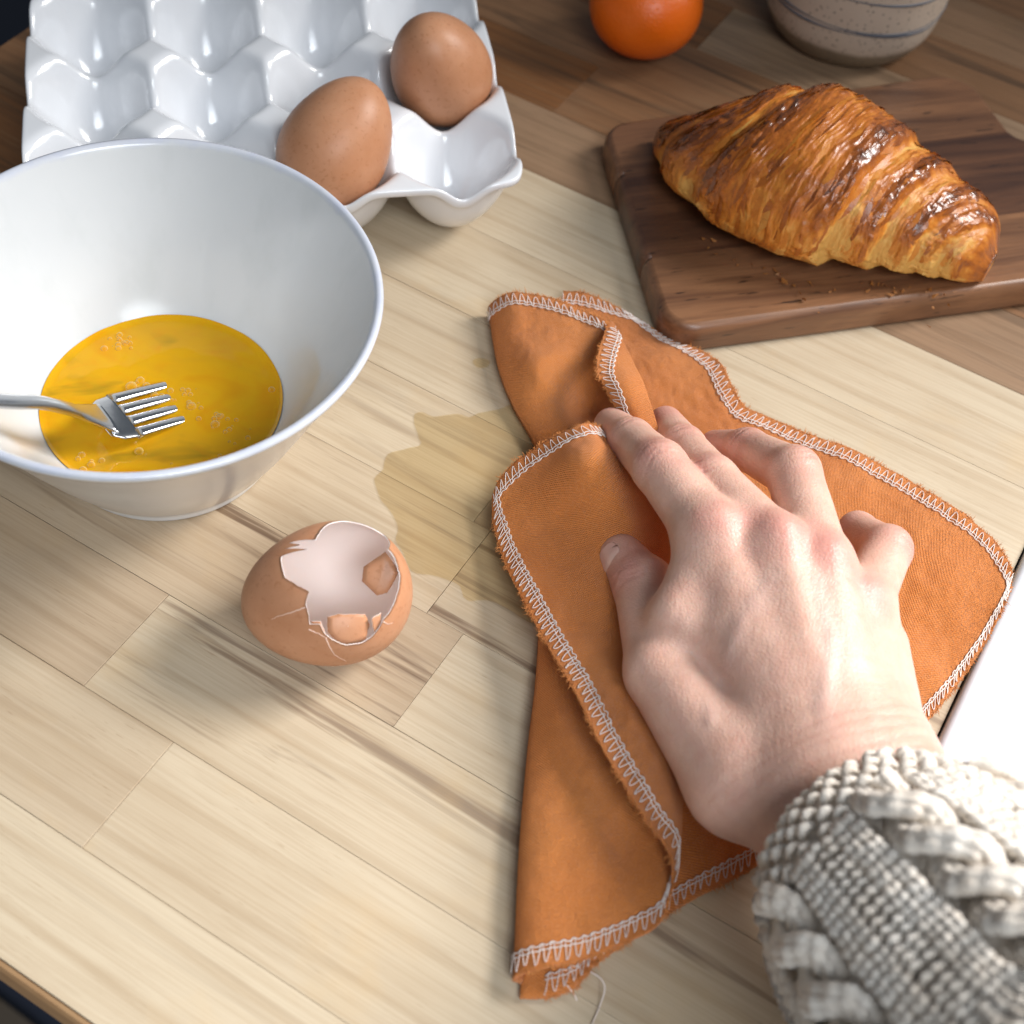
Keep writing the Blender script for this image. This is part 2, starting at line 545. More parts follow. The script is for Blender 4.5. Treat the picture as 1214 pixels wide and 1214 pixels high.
sx_, sy_ = 1 - 0.0007 / (gx[-1] / 2), 1 - 0.0007 / (gy[-1] / 2)
topg = tgrid(ccx + (GX2 - ccx) * sx_, ccy + (GY2 - ccy) * sy_, GZ)
botg = tgrid(ccx + (GX2 - ccx) * sx_, ccy + (GY2 - ccy) * sy_, GB)
full = tgrid(GX2, GY2, GZ)
rim_t = brim(full) - [0, 0, 0.0007]; rim_b = brim(tgrid(GX2, GY2, GB)) + [0, 0, 0.0007]
mid_t = (brim(topg) * 0.35 + brim(full) * 0.65) - [0, 0, 0.00018]
ntop = NX * NY
ids = np.arange(ntop).reshape(NX, NY)
loop_ = brim(ids)
nl = len(loop_)
V = np.vstack([topg.reshape(-1, 3), botg.reshape(-1, 3), mid_t, rim_t, rim_b])
chain_ = [loop_, 2 * ntop + np.arange(nl), 2 * ntop + nl + np.arange(nl), 2 * ntop + 2 * nl + np.arange(nl), loop_ + ntop]
F = [grid_faces(NX, NY), grid_faces(NX, NY)[:, ::-1] + ntop]
for p_, q_ in zip(chain_[:-1], chain_[1:]):
    F.append(np.stack([p_, q_, np.roll(q_, -1), np.roll(p_, -1)], -1))
make('cup_sheet', V, np.vstack(F), mtr.m, tray)

# ------------------------------------------------------------------ eggs
meg = M('brown_eggshell', Roughness=0.42, Subsurface_Weight=0.12, Subsurface_Radius=(0.004, 0.002, 0.001), Specular_IOR_Level=0.35)
e1 = meg.noise(meg.coord((60, 60, 60)), 1, 4, 0.6)
e2 = meg.noise(meg.coord((620, 620, 620)), 1, 2)
eb = meg.mix(meg.rng(e1, 0.35, 0.7), (0.56, 0.275, 0.150), (0.48, 0.215, 0.105))
eb = meg.mix(meg.math('MULTIPLY', meg.rng(e2, 0.58, 0.70), 0.45), eb, (0.40, 0.16, 0.07))
meg.set('Base_Color', eb)
meg.bump(meg.noise(meg.coord((1800, 1800, 1800)), 1, 2), 0.12, 0.0003)


def egg_r(c, L=0.0285, W=0.0222, k=0.13):
    """radius of the egg in the direction whose cosine to the blunt-to-sharp axis is c"""
    s2 = 1 - c * c
    return 1 / np.sqrt(c * c / L ** 2 + s2 / (W * (1 - k * c)) ** 2)


def egg_mesh():
    th = np.linspace(1e-3, np.pi - 1e-3, 64)
    r = egg_r(np.cos(th))
    return lathe(np.c_[r * np.sin(th), r * np.cos(th)], 72)


eV, eF = egg_mesh()
for (px, py, z, ax, lab, sc_) in ((400, 170, 0.0405, (0.40, 0.55, 0.73), 'brown egg in the front row of the tray, beside the rim of the white bowl', 0.92),
                                  (521, 80, 0.0415, (-0.25, -0.35, 0.9), 'brown egg in the right end cup of the middle row, behind the empty corner cup', 0.905)):
    c = at(px, py, z)
    a = Vector(ax).normalized().to_track_quat('Z', 'Y').to_matrix()
    V = (np.array(a) @ (eV * sc_).T).T + c
    tag(make('egg', V, eF, meg.m, None, origin=c), lab, 'egg', 'brown eggs in the tray')

# ================================================================== bowl with beaten egg
BC = np.array([-0.1224, 0.3024, 0])
mb = M('bowl_glaze', Roughness=0.17, Coat_Weight=0.25, Coat_Roughness=0.10)
bcd = mb.coord((1, 1, 1))
sp = mb.n('SeparateXYZ'); mb.put(sp.inputs[0], bcd)
rimn = mb.math('ADD', sp.outputs[2], mb.math('MULTIPLY', mb.math('SUBTRACT', mb.noise(mb.coord((130, 130, 130)), 1, 4, 0.65), 0.5), 0.004))
bcol = mb.mix(mb.noise(mb.coord((35, 35, 35)), 1, 4), (0.64, 0.65, 0.655), (0.70, 0.705, 0.705))
bcol = mb.mix(mb.math('MULTIPLY', mb.rng(rimn, 0.0682, 0.0708), 0.55), bcol, (0.44, 0.48, 0.66))
sm_ = mb.noise(mb.coord((60, 60, 14)), 1, 4, 0.6)
bcol = mb.mix(mb.math('MULTIPLY', mb.rng(sm_, 0.52, 0.72), 0.30), bcol, (0.56, 0.58, 0.57))
mb.set('Base_Color', bcol)
mb.bump(mb.noise(mb.coord((45, 45, 45)), 1, 3), 0.12, 0.001)
bowl = empty('mixing_bowl', BC, 'wide white ceramic bowl with lavender worn rim, holding beaten egg', 'bowl')
prof = [(0.0005, 0.0012), (0.0335, 0.0012), (0.0345, 0.0), (0.0368, 0.0), (0.0380, 0.0012), (0.0388, 0.0045), (0.0425, 0.0098), (0.0490, 0.0210), (0.0560, 0.0345), (0.0634, 0.0490), (0.0705, 0.0620), (0.0733, 0.0668),
        (0.0742, 0.0682), (0.0744, 0.0692), (0.0741, 0.0699), (0.0733, 0.0703), (0.0722, 0.0700), (0.0713, 0.0690), (0.0690, 0.0650), (0.0618, 0.0525), (0.0548, 0.0405), (0.0480, 0.0290), (0.0420, 0.0205), (0.0350, 0.0135), (0.0250, 0.0095), (0.0120, 0.0082), (0.0005, 0.0080)]
pr = resample(spline(np.array(prof), 240), 200)
V, F = lathe(pr, 160, BC)
make('bowl_wall', V, F[:, ::-1], mb.m, bowl)

# beaten egg
mk = M('beaten_egg', Roughness=0.07, Subsurface_Weight=0.35, Subsurface_Radius=(0.006, 0.003, 0.0005), Specular_IOR_Level=0.55, IOR=1.36)
kc = mk.coord((1, 1, 1))
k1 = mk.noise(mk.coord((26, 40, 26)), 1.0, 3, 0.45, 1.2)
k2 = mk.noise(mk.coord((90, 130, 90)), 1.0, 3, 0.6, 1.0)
kb = mk.ramp(k1, [(0.25, (0.72, 0.29, 0.004)), (0.45, (0.76, 0.40, 0.008)), (0.58, (0.72, 0.38, 0.012)), (0.68, (0.42, 0.25, 0.014))])  # olive end: egg-white swirls, also imitating a dark reflection in the colour
kb = mk.mix(mk.math('MULTIPLY', mk.rng(k2, 0.52, 0.75), 0.22), kb, (0.78, 0.24, 0.008))
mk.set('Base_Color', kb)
ZL = 0.0180
er = np.linspace(0.0006, 1, 46); ea = np.linspace(0, 2 * np.pi, 120, endpoint=False)
RL = 0.0403
ER, EA = np.meshgrid(er, ea, indexing='ij')
wob = 1 + 0.012 * np.sin(EA * 3 + 1) + 0.008 * np.sin(EA * 7)
V = np.stack([ER * RL * np.cos(EA) * 1.0, ER * RL * np.sin(EA), 0 * ER], -1)
V[..., 2] = ZL + 0.00035 * fbm(V * 90, 3, 3) + 0.0009 * np.clip((ER - 0.93) / 0.07, 0, 1) ** 2
V = V.reshape(-1, 3) + BC
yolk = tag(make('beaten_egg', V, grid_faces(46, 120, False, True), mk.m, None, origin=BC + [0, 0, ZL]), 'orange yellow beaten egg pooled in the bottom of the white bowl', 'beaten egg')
# bubbles
mbb = M('bubble_film')
tb = mbb.n('BsdfTransparent'); tb.inputs[0].default_value = (1.0, 0.96, 0.82, 1)
gb = mbb.n('BsdfDiffuse'); gb.inputs[0].default_value = (0.95, 0.74, 0.30, 1)
fb = mbb.n('LayerWeight'); fb.inputs[0].default_value = 0.35
mb2 = mbb.n('MixShader')
mbb.t.links.new(fb.outputs['Facing'], mb2.inputs[0]); mbb.t.links.new(tb.outputs[0], mb2.inputs[1]); mbb.t.links.new(gb.outputs[0], mb2.inputs[2])
mbb.t.links.new(mb2.outputs[0], mbb.t.nodes['Material Output'].inputs[0])
bag = Bag()
for px, py, n_, spread in ((140, 404, 16, 9), (262, 500, 15, 9), (228, 478, 10, 12), (110, 550, 6, 10), (327, 465, 3, 4), (160, 470, 12, 14), (205, 470, 8, 12), (290, 520, 5, 16), (190, 540, 4, 18)):
    for q in range(n_):
        c = at(px + rng.normal(0, spread), py + rng.normal(0, spread * .7), ZL)
        if np.hypot(*(c - BC)[:2]) > 0.0380: continue
        r = abs(rng.normal(0.0006, 0.00045)) + 0.00025
        a = np.linspace(0.02, np.pi * 0.56, 6)
        bV, bF = lathe(np.c_[r * np.sin(a), r * 0.8 * np.cos(a)], 12, c + [0, 0, 0.0002])
        bag.add(bV, bF)
o = bag.build('foam_bubbles', mbb.m, yolk); o['kind'] = 'stuff'

# fork
ms = M('polished_steel', Metallic=1.0, Roughness=0.19, Base_Color=(0.66, 0.67, 0.69))
ms.bump(ms.noise(ms.coord((300, 300, 300)), 1, 3), 0.05, 0.0004)
fork = empty('fork', at(130, 497, 0.024), 'steel fork leaning on the bowl rim with its tines in the beaten egg', 'fork')
hp = ats([(-330, 400, 0.100), (-180, 440, 0.086), (-80, 462, 0.0775), (0, 475, 0.062), (45, 477, 0.0515), (75, 483, 0.0425), (98, 490, 0.0345), (116, 494, 0.0285), (128, 496, 0.0255)])
HP = spline(hp, 60)
wd = np.interp(np.linspace(0, 1, 60), [0, .35, .62, .78, .88, .94, 1], [.0085, .0050, .0030, .0026, .0032, .0052, .0075])
th = np.interp(np.linspace(0, 1, 60), [0, .6, .8, 1], [.0011, .0015, .0017, .0011])
head_dir = at(214, 472, 0.0186) - at(124, 500, 0.0252); head_dir /= np.linalg.norm(head_dir)
lat = at(139, 524, 0.0240) - at(112, 472, 0.0240); lat -= head_dir * (lat @ head_dir); lat /= np.linalg.norm(lat)
nrm = np.cross(lat, head_dir); nrm *= np.sign(nrm[2])


def sweep(P, wd, th, lat_ref, n=14):
    T = np.gradient(P, axis=0); T /= np.linalg.norm(T, axis=1, keepdims=True)
    L = lat_ref - T * (T @ lat_ref)[:, None]; L /= np.linalg.norm(L, axis=1, keepdims=True)
    N = np.cross(L, T); N *= np.sign(N[:, 2:3])
    a = np.linspace(0, 2 * np.pi, n, endpoint=False)
    ca, sa = np.sign(np.cos(a)) * np.abs(np.cos(a)) ** .8, np.sign(np.sin(a)) * np.abs(np.sin(a)) ** .8
    V = P[:, None] + L[:, None] * (wd[:, None] * ca)[..., None] + N[:, None] * (th[:, None] * sa)[..., None]
    F = grid_faces(len(P), n, False, True).tolist()
    F.append(list(range(n))[::-1]); F.append(list(range((len(P) - 1) * n, len(P) * n)))
    return V.reshape(-1, 3), [tuple(f) for f in F]


V, F = sweep(HP, wd, th, lat)
make('handle', V, F, ms.m, fork)
hb = at(122, 499, 0.0254)
HL = 0.0085
hs = np.linspace(0, 1, 14)
hpth = hb + head_dir * (hs * HL)[:, None] - nrm * (0.0008 * np.sin(hs * 1.6))[:, None] - head_dir * 0.0006
V, F = sweep(hpth, np.interp(hs, [0, .4, 1], [.0076, .0100, .0107]), np.full(14, 0.0010), lat, 16)
make('fork_head', V, F, ms.m, fork)
for k in range(4):
    o0 = (k - 1.5) * 0.0057
    s = np.linspace(0, 1, 16)
    Lk = 0.0300 if k > 0 else 0.0345
    P = hpth[-1] - head_dir * 0.0006 + head_dir * (s * Lk)[:, None] + lat * (o0 * (1 - 0.03 * s))[:, None] - nrm * (0.0010 * np.sin(s * 1.3) + 0.0016 * s ** 3)[:, None]
    V, F = sweep(P, np.interp(s, [0, .1, .7, 1], [.0024, .0021, .0018, .0007]), np.interp(s, [0, .8, 1], [.0010, .0008, .0005]), lat, 10)
    make('tine', V, F, ms.m, fork)

# ================================================================== orange and stoneware cup at the back
mo = M('orange_peel', Roughness=0.38, Subsurface_Weight=0.15, Subsurface_Radius=(0.004, 0.0015, 0.0005))
mo.set('Base_Color', mo.mix(mo.noise(mo.coord((25, 25, 25)), 1, 3), (0.86, 0.165, 0.004), (0.78, 0.125, 0.003)))
pv = mo.vor(mo.coord((700, 700, 700)), 1)
mo.bump(mo.rng(pv, 0.0, 0.5), 0.35, 0.0004)
oc = at(766, 5, 0.0238)
th_ = np.linspace(1e-3, np.pi - 1e-3, 60)
rr = 0.0256 * (1 - 0.05 * np.abs(np.cos(th_)) ** 3)
V, F = lathe(np.c_[rr * np.sin(th_), rr * np.cos(th_) * 0.93], 80)
tag(make('orange', V + oc, F, mo.m, None, origin=oc), 'small bright orange citrus fruit on the dark wood behind the board', 'orange')

mc = M('speckled_stoneware', Roughness=0.42)
cup_c = at(993, 76, 0.0) + np.array([0.030 * 0.12, 0.030, 0]); cup_c[2] = 0
cz = mc.n('SeparateXYZ'); mc.put(cz.inputs[0], mc.coord((1, 1, 1)))
zz = mc.math('ADD', cz.outputs[2], mc.math('MULTIPLY', mc.math('SUBTRACT', mc.noise(mc.coord((60, 60, 60)), 1, 3), 0.5), 0.004))
spk = mc.rng(mc.vor(mc.coord((430, 430, 430)), 1), 0.16, 0.30, 1, 0)
spk = mc.math('MULTIPLY', spk, mc.rng(mc.noise(mc.coord((330, 330, 330)), 1, 2), 0.38, 0.50))
cc = mc.mix(mc.noise(mc.coord((40, 40, 40)), 1, 3), (0.58, 0.46, 0.36), (0.67, 0.56, 0.45))
cc = mc.mix(mc.rng(zz, 0.0135, 0.0105), cc, (0.24, 0.185, 0.125))
cc = mc.mix(mc.math('MULTIPLY', spk, 0.75), cc, (0.10, 0.075, 0.06))
mc.set('Base_Color', cc)
mc.bump(mc.noise(mc.coord((300, 300, 300)), 1, 3), 0.15, 0.0006)
cup = empty('stoneware_cup', cup_c, 'speckled beige stoneware cup with blue grey lines standing behind the walnut board', 'cup')
prof = [(0.0005, 0.0008), (0.026, 0.0008), (0.0285, 0.0), (0.0305, 0.0008), (0.0345, 0.0055), (0.0375, 0.0120), (0.0392, 0.020), (0.0402, 0.032), (0.0408, 0.055), (0.0408, 0.080), (0.0404, 0.086), (0.0394, 0.088), (0.0382, 0.086), (0.0380, 0.078), (0.0380, 0.03), (0.035, 0.014), (0.025, 0.008), (0.0005, 0.0075)]
V, F = lathe(resample(spline(np.array(prof) * [1.06, 1], 160), 140), 96, cup_c)
make('cup_wall', V, F[:, ::-1], mc.m, cup)
ml = M('grey_line', Base_Color=(0.115, 0.125, 0.15), Roughness=0.5)
for z0, amp, ph in ((0.0235, 0.0004, 0.4), (0.0252, 0.0005, 2.0), (0.0400, 0.0004, 1.0)):
    a = np.linspace(0, 2 * np.pi, 97)
    q = z0 + amp * np.sin(3 * a + ph)
    rr = np.interp(q, [0.012, 0.020, 0.032, 0.055], [0.0375, 0.0392, 0.0402, 0.0408]) * 1.06 + 0.00005
    V, F = tube(np.c_[rr * np.cos(a), rr * np.sin(a), q] + cup_c, 0.0005 + 0.0002 * np.sin(5 * a + ph), 6)
    make('painted_line', V, F, ml.m, cup)

# ================================================================== walnut board
BT = 0.0135
mwn = M('walnut', Roughness=0.38, Coat_Weight=0.15, Coat_Roughness=0.3)
wn_s = mwn.attr('seed', 'OBJECT')
wo = mwn.n('CombineXYZ')
for k, q in enumerate((2.3, 1.9, 0.7)): mwn.put(wo.inputs[k], mwn.math('MULTIPLY', wn_s, q))
wof = wo.outputs[0]
g1 = mwn.noise(mwn.coord((9, 90, 90), offset=wof), 1, 4, 0.55, 0.8)
g2 = mwn.noise(mwn.coord((45, 900, 900), offset=wof), 1, 3, 0.6)
g3 = mwn.noise(mwn.coord((80, 500, 500), offset=wof), 1, 2, 0.5)
wl = mwn.mix(mwn.attr('tone', 'OBJECT'), (0.34, 0.162, 0.074), (0.150, 0.064, 0.031))
wd_ = mwn.mix(mwn.attr('tone', 'OBJECT'), (0.130, 0.056, 0.027), (0.055, 0.023, 0.014))
wc = mwn.mix(mwn.rng(g1, 0.35, 0.68), wl, wd_)
wc = mwn.mix(mwn.math('MULTIPLY', mwn.rng(g2, 0.5, 0.72), 0.5), wc, wd_)
wc = mwn.mix(mwn.math('MULTIPLY', mwn.rng(g3, 0.66, 0.74), 0.85), wc, (0.018, 0.009, 0.007))
mwn.set('Base_Color', wc)
mwn.bump(g2, 0.35, 0.0003, mwn.bump(g3, 0.3, 0.0003))
fA, fB = at(850, 408, 0.003), at(1214, 358, 0.003)
bx = fB - fA; bx[2] = 0; bx /= np.linalg.norm(bx)
by = np.array([-bx[1], bx[0], 0])
lA, lB = at(712, 158, 0.009), at(771, 345, 0.009)
ld = (lB - lA) / np.linalg.norm((lB - lA)[:2]); ld[2] = 0
borg = lA + ld * (((fA - lA) @ by) / (ld @ by)); borg[2] = 0


def boardxy(P): return borg + bx * P[..., 0:1] + by * P[..., 1:2]


# outline in board coordinates (x along the front edge, y to the back); the far end narrows into a neck
def rounded(poly, n=10):
    out = []
    k = len(poly)
    for i in range(k):
        (x, y, r) = poly[i]
        p = np.array([x, y]); a = np.array(poly[i - 1][:2]) - p; b = np.array(poly[(i + 1) % k][:2]) - p
        a /= np.linalg.norm(a); b /= np.linalg.norm(b)
        ang = math.acos(np.clip(a @ b, -1, 1))
        d = r / math.tan(ang / 2)
        s, e = p + a * d, p + b * d
        c = p + (a + b) / np.linalg.norm(a + b) * r / math.sin(ang / 2)
        t0, t1 = math.atan2(*(s - c)[::-1]), math.atan2(*(e - c)[::-1])
        dt = (t1 - t0 + math.pi) % (2 * math.pi) - math.pi
        for q in np.linspace(0, 1, n): out.append(c + r * np.array([math.cos(t0 + dt * q), math.sin(t0 + dt * q)]))
    return np.array(out)


def bxy(px, py, z): return float((at(px, py, z) - borg) @ bx), float((at(px, py, z) - borg) @ by)


lx, ly = bxy(716, 147, BT)
rx, ry = bxy(1140, 84, BT)
qx = bxy(1186, 140, BT)[0]
ny = bxy(1214, 165, BT)[1]
poly = [(0, 0, 0.013), (0.205, 0.0, 0.02), (0.205, 0.036, 0.012), (0.30, 0.040, 0.012), (0.30, ny - 0.002, 0.012), (qx + 0.001, ny, 0.009), (qx, ry + (qx - rx) * (ry - ly) / (rx - lx) + 0.001, 0.017), (lx - 0.001, ly + 0.001, 0.013)]
OUT = rounded(poly)
board = empty('cutting_board', borg + bx * .08 + by * .06, 'dark walnut cutting board with rounded corners and a neck, under the croissant', 'cutting board')


def inset(P, d):
    n = len(P)
    out = P.copy()
    for i in range(n):
        a, b = P[i] - P[i - 1], P[(i + 1) % n] - P[i]
        t = a / (np.linalg.norm(a) + 1e-9) + b / (np.linalg.norm(b) + 1e-9)
        t /= np.linalg.norm(t) + 1e-9
        out[i] = P[i] + np.array([-t[1], t[0]]) * d
    return out


dense = []
for i in range(len(OUT)):
    p0_, p1_ = OUT[i], OUT[(i + 1) % len(OUT)]
    m_ = max(1, int(np.linalg.norm(p1_ - p0_) / 0.008))
    dense += [p0_ + (p1_ - p0_) * q / m_ for q in range(m_)]
OUT = np.array(dense)
RINGS = [(0.0016, 0.0), (0.0004, 0.0006), (0.0, 0.0022), (0.0, 0.0088), (0.0004, 0.0110), (0.0014, 0.0126), (0.0030, BT)]
rings = [np.c_[inset(OUT, d), np.full(len(OUT), z)] for d, z in RINGS]
nn = len(OUT)
bV = np.vstack(rings)
from mathutils.geometry import tessellate_polygon
bFc = [tuple(f) for f in grid_faces(len(rings), nn, False, True).tolist()]
for k0, up_ in (((len(rings) - 1) * nn, 1), (0, -1)):
    for t_ in tessellate_polygon([[Vector((float(q[0]), float(q[1]), 0)) for q in bV[k0:k0 + nn]]]):
        a_, b_, c_ = (bV[k0 + i] for i in t_)
        ar_ = (b_[0] - a_[0]) * (c_[1] - a_[1]) - (b_[1] - a_[1]) * (c_[0] - a_[0])
        if abs(ar_) > 1e-12: bFc.append(tuple(k0 + i for i in (t_ if ar_ * up_ > 0 else t_[::-1])))
cuts = [-0.02, bxy(790, 303, BT)[1], ny + 0.0055, 0.2]
R = Matrix.Rotation(math.atan2(bx[1], bx[0]), 4, 'Z')
for k in range(3):
    lo, hi = cuts[k] + 0.00004, cuts[k + 1] - 0.00004
    bm = bmesh.new()
    vs = [bm.verts.new(v) for v in bV]
    for f in bFc:
        try: bm.faces.new([vs[i] for i in f])
        except ValueError: pass
    for co, no in (((0, lo, 0), (0, -1, 0)), ((0, hi, 0), (0, 1, 0))):
        bmesh.ops.bisect_plane(bm, geom=bm.verts[:] + bm.edges[:] + bm.faces[:], plane_co=co, plane_no=no, clear_outer=True, dist=1e-7)
        bmesh.ops.holes_fill(bm, edges=[e for e in bm.edges if e.is_boundary], sides=0)
    bmesh.ops.dissolve_degenerate(bm, dist=1e-7, edges=bm.edges[:])
    bmesh.ops.recalc_face_normals(bm, faces=bm.faces[:])
    off_ = np.array([0.08, (max(lo, 0) + min(hi, ly)) / 2, 0])
    for v in bm.verts: v.co -= Vector(off_)
    me = bpy.data.meshes.new('walnut_strip')
    bm.to_mesh(me); bm.free()
    me.materials.append(mwn.m)
    for p_ in me.polygons: p_.use_smooth = abs(p_.normal.z) < 0.995 and abs(p_.normal.y) < 0.9999
    o = bpy.data.objects.new('walnut_strip', me)
    COL.objects.link(o)
    o.parent = board
    o.rotation_euler = R.to_euler()
    o.location = borg + bx * off_[0] + by * off_[1] - wloc(board)
    o['tone'] = (0.25, 1.0, 0.55)[k]; o['seed'] = (2.2, 4.1, 6.3)[k]


# ================================================================== croissant
mcr = M('croissant_crust', Subsurface_Weight=0.08, Subsurface_Radius=(0.003, 0.0015, 0.0005))
bk = mcr.attr('bake')
fl = mcr.noise(mcr.coord((230, 230, 230)), 1, 5, 0.7)
bk2 = mcr.math('ADD', bk, mcr.math('MULTIPLY', mcr.math('SUBTRACT', fl, 0.5), 0.48))
mcr.set('Base_Color', mcr.ramp(bk2, [(0.05, (0.72, 0.40, 0.10)), (0.28, (0.62, 0.230, 0.030)), (0.50, (0.45, 0.130, 0.014)), (0.72, (0.26, 0.068, 0.010)), (0.98, (0.095, 0.027, 0.008))]))
mcr.set('Roughness', mcr.rng(bk2, 0.2, 0.75, 0.50, 0.27))
mcr.set('Coat_Weight', mcr.rng(bk2, 0.40, 0.75, 0.0, 0.55)); mcr.set('Coat_Roughness', 0.16)
mcr.bump(mcr.noise(mcr.coord((700, 700, 700)), 1, 4, 0.6), 0.35, 0.0007)
NS, NA = 420, 300
spn = spline(ats([(790, 127, 0.0315), (814, 146, 0.0335), (864, 177, 0.0345), (970, 207, 0.0365), (1078, 246, 0.0325), (1146, 278, 0.0285), (1183, 297, 0.0275)]), NS)
spn[:, 2] = 0
tt = np.linspace(0, 1, NS)
Wd = np.interp(tt, [0, .03, .10, .2, .33, .46, .58, .70, .82, .91, .97, 1], [.0025, .0070, .0130, .0245, .0350, .0400, .0375, .0310, .0255, .0215, .0160, .006])
Hd = np.interp(tt, [0, .03, .10, .2, .33, .46, .58, .70, .82, .91, .97, 1], [.008, .015, .024, .0385, .0490, .0525, .0500, .0430, .0350, .0290, .0225, .010])
k_ = np.ones(13) / 13
Wd = np.convolve(np.pad(Wd, 6, 'edge'), k_, 'valid'); Hd = np.convolve(np.pad(Hd, 6, 'edge'), k_, 'valid')
T = np.gradient(spn, axis=0); T /= np.linalg.norm(T, axis=1, keepdims=True)
Nn = np.stack([-T[:, 1], T[:, 0], 0 * T[:, 0]], -1)
ang = np.linspace(0, 2 * np.pi, NA, endpoint=False)
TT, AA = np.meshgrid(tt, ang, indexing='ij')
ca, sa = np.cos(AA), np.sin(AA)
# rolled layers: each turn of dough ends in a step; turns lean across the spine
lean = TT - 0.100 * ca + 0.02 * fbm(np.stack([TT * 6, ca * 1.5, sa * 1.5], -1), 3, 11)
edges = np.array([0.125, 0.225, 0.345, 0.655, 0.775, 0.885, 0.955])
step = np.zeros_like(lean); ridge = np.zeros_like(lean); pale = np.zeros_like(lean)
for q, e in enumerate(edges):
    side = 1 if e < 0.5 else -1                        # the middle turn lies on top
    d = (lean - e) * side                              # > 0 towards the middle
    hgt = (0.085, 0.09, 0.115, 0.14, 0.115, 0.11, 0.10)[q]
    s_ = 1 / (1 + np.exp(-d / 0.0055))
    step += hgt * (s_ - 1) * np.exp(-np.clip(-d, 0, 1) / 0.075)
    ridge += np.exp(-((d - 0.030) / 0.030) ** 2)
    pale += np.exp(-((d + 0.020) / (0.020 if side > 0 else 0.030)) ** 2) * (0.55 if side > 0 else 1.0)
wv_ = 0.015 * fbm(np.stack([TT * 9, ca * 2.2, sa * 2.2], -1), 3, 12)
strand = fbm(np.stack([(lean + wv_) * 60, ca * 2.6, sa * 2.6], -1), 4, 21)
strand2 = fbm(np.stack([(lean + wv_) * 190, ca * 5.0 + 9, sa * 5.0], -1), 3, 31)
crag = fbm(np.stack([TT * 30, ca * 5.5, sa * 5.5], -1), 4, 41)
blis = fbm(np.stack([TT * 62, ca * 12, sa * 12], -1), 3, 51)
ridm = np.clip(ridge, 0, 1)
rad = 1 + step + 0.020 * strand + 0.013 * strand2 + 0.016 * np.abs(crag) + ridm * (0.030 * np.abs(crag) + 0.034 * np.clip(blis, -0.2, 1)) + 0.03 * fbm(np.stack([TT * 7, ca * 1.3 + 3, sa * 1.3], -1), 2, 61)
p_ = 0.92
cx_ = np.sign(ca) * np.abs(ca) ** p_
top_ = np.where(sa > 0, sa ** 0.95, 0)
bot_ = np.where(sa < 0, -np.abs(sa) ** 0.8, 0)
X = Wd[:, None] * cx_ * rad
Z = Hd[:, None] * (0.36 + top_ * 0.64 * rad + bot_ * 0.36 * np.clip(rad, 0.9, 1.02))
V = spn[:, None] + Nn[:, None] * X[..., None] + np.array([0, 0, 1]) * (Z + BT + 0.0004)[..., None] + T[:, None] * (-0.010 * sa * 0)[..., None]
bake = 0.40 + 0.26 * crag + 0.16 * strand + 0.10 * strand2 + 0.42 * ridm * np.clip(sa + 0.15, 0, 1) * (0.75 + 0.7 * blis) - 0.46 * np.clip(pale, 0, 1) * np.clip(1.15 - 0.75 * sa, 0.2, 1.1) + 0.12 * np.clip(sa, 0, 1) - 0.26 * np.clip(0.42 - sa, 0, 1)
bake += 0.75 * np.clip(1 - TT / 0.075, 0, 1) + 0.20 * np.clip(1 - TT / 0.30, 0, 1) + 0.25 * np.clip((TT - 0.95) / 0.05, 0, 1)
bake += 0.45 * np.clip((-sa - 0.85) / 0.15, 0, 1)
F = grid_faces(NS, NA, False, True).tolist(); F.append(list(range(NA))[::-1]); F.append(list(range((NS - 1) * NA, NS * NA)))
cor = spn[NS // 2] + [0, 0, BT]
o = make('croissant', V.reshape(-1, 3), [tuple(f)[::-1] for f in F], mcr.m, None, origin=cor)
vattr(o, 'bake', bake.ravel())
tag(o, 'golden brown flaky croissant with glossy ridges lying on the walnut board', 'croissant')
# thin flakes of pastry lifting from the crust
bagf, bakef = Bag(), []
for q in range(420):
    i = int(rng.integers(25, NS - 25)); j = int(rng.uniform(0.02, 0.48) * NA)
    ln_, wd2 = int(rng.integers(8, 26)), int(rng.integers(3, 8))
    js = np.linspace(j, j + ln_, 5).astype(int) % NA
    dr = int(round(-0.100 * NS * (math.cos(ang[js[-1]]) - math.cos(ang[js[0]])) * -1))
    is_ = np.clip(np.linspace(i, i + dr, 5).astype(int), 2, NS - 8)
    c_ = np.array([spn[a] + [0, 0, BT + 0.012] for a in is_])
    r0_ = np.array([V[a, b] for a, b in zip(is_, js)])
    r1_ = np.array([V[min(a + wd2, NS - 1), b] for a, b in zip(is_, js)])
    up_ = r0_ - c_; up_ /= np.linalg.norm(up_, axis=1, keepdims=True)
    tap = np.array([0.1, .8, 1, .8, .1])[:, None]
    r1_ = r0_ + (r1_ - r0_) * tap
    lf = rng.uniform(0.0002, 0.0009)
    bagf.add(np.vstack([r0_ + up_ * 0.00012, r1_ + up_ * lf * tap]), np.array([(k, k + 1, k + 6, k + 5) for k in range(4)]))
    bakef += [float(np.clip(bake[i, j], 0.1, 0.8)) + rng.normal(0, .1)] * 10
of = bagf.build('pastry_flakes', mcr.m, o)
vattr(of, 'bake', bakef); of['kind'] = 'stuff'
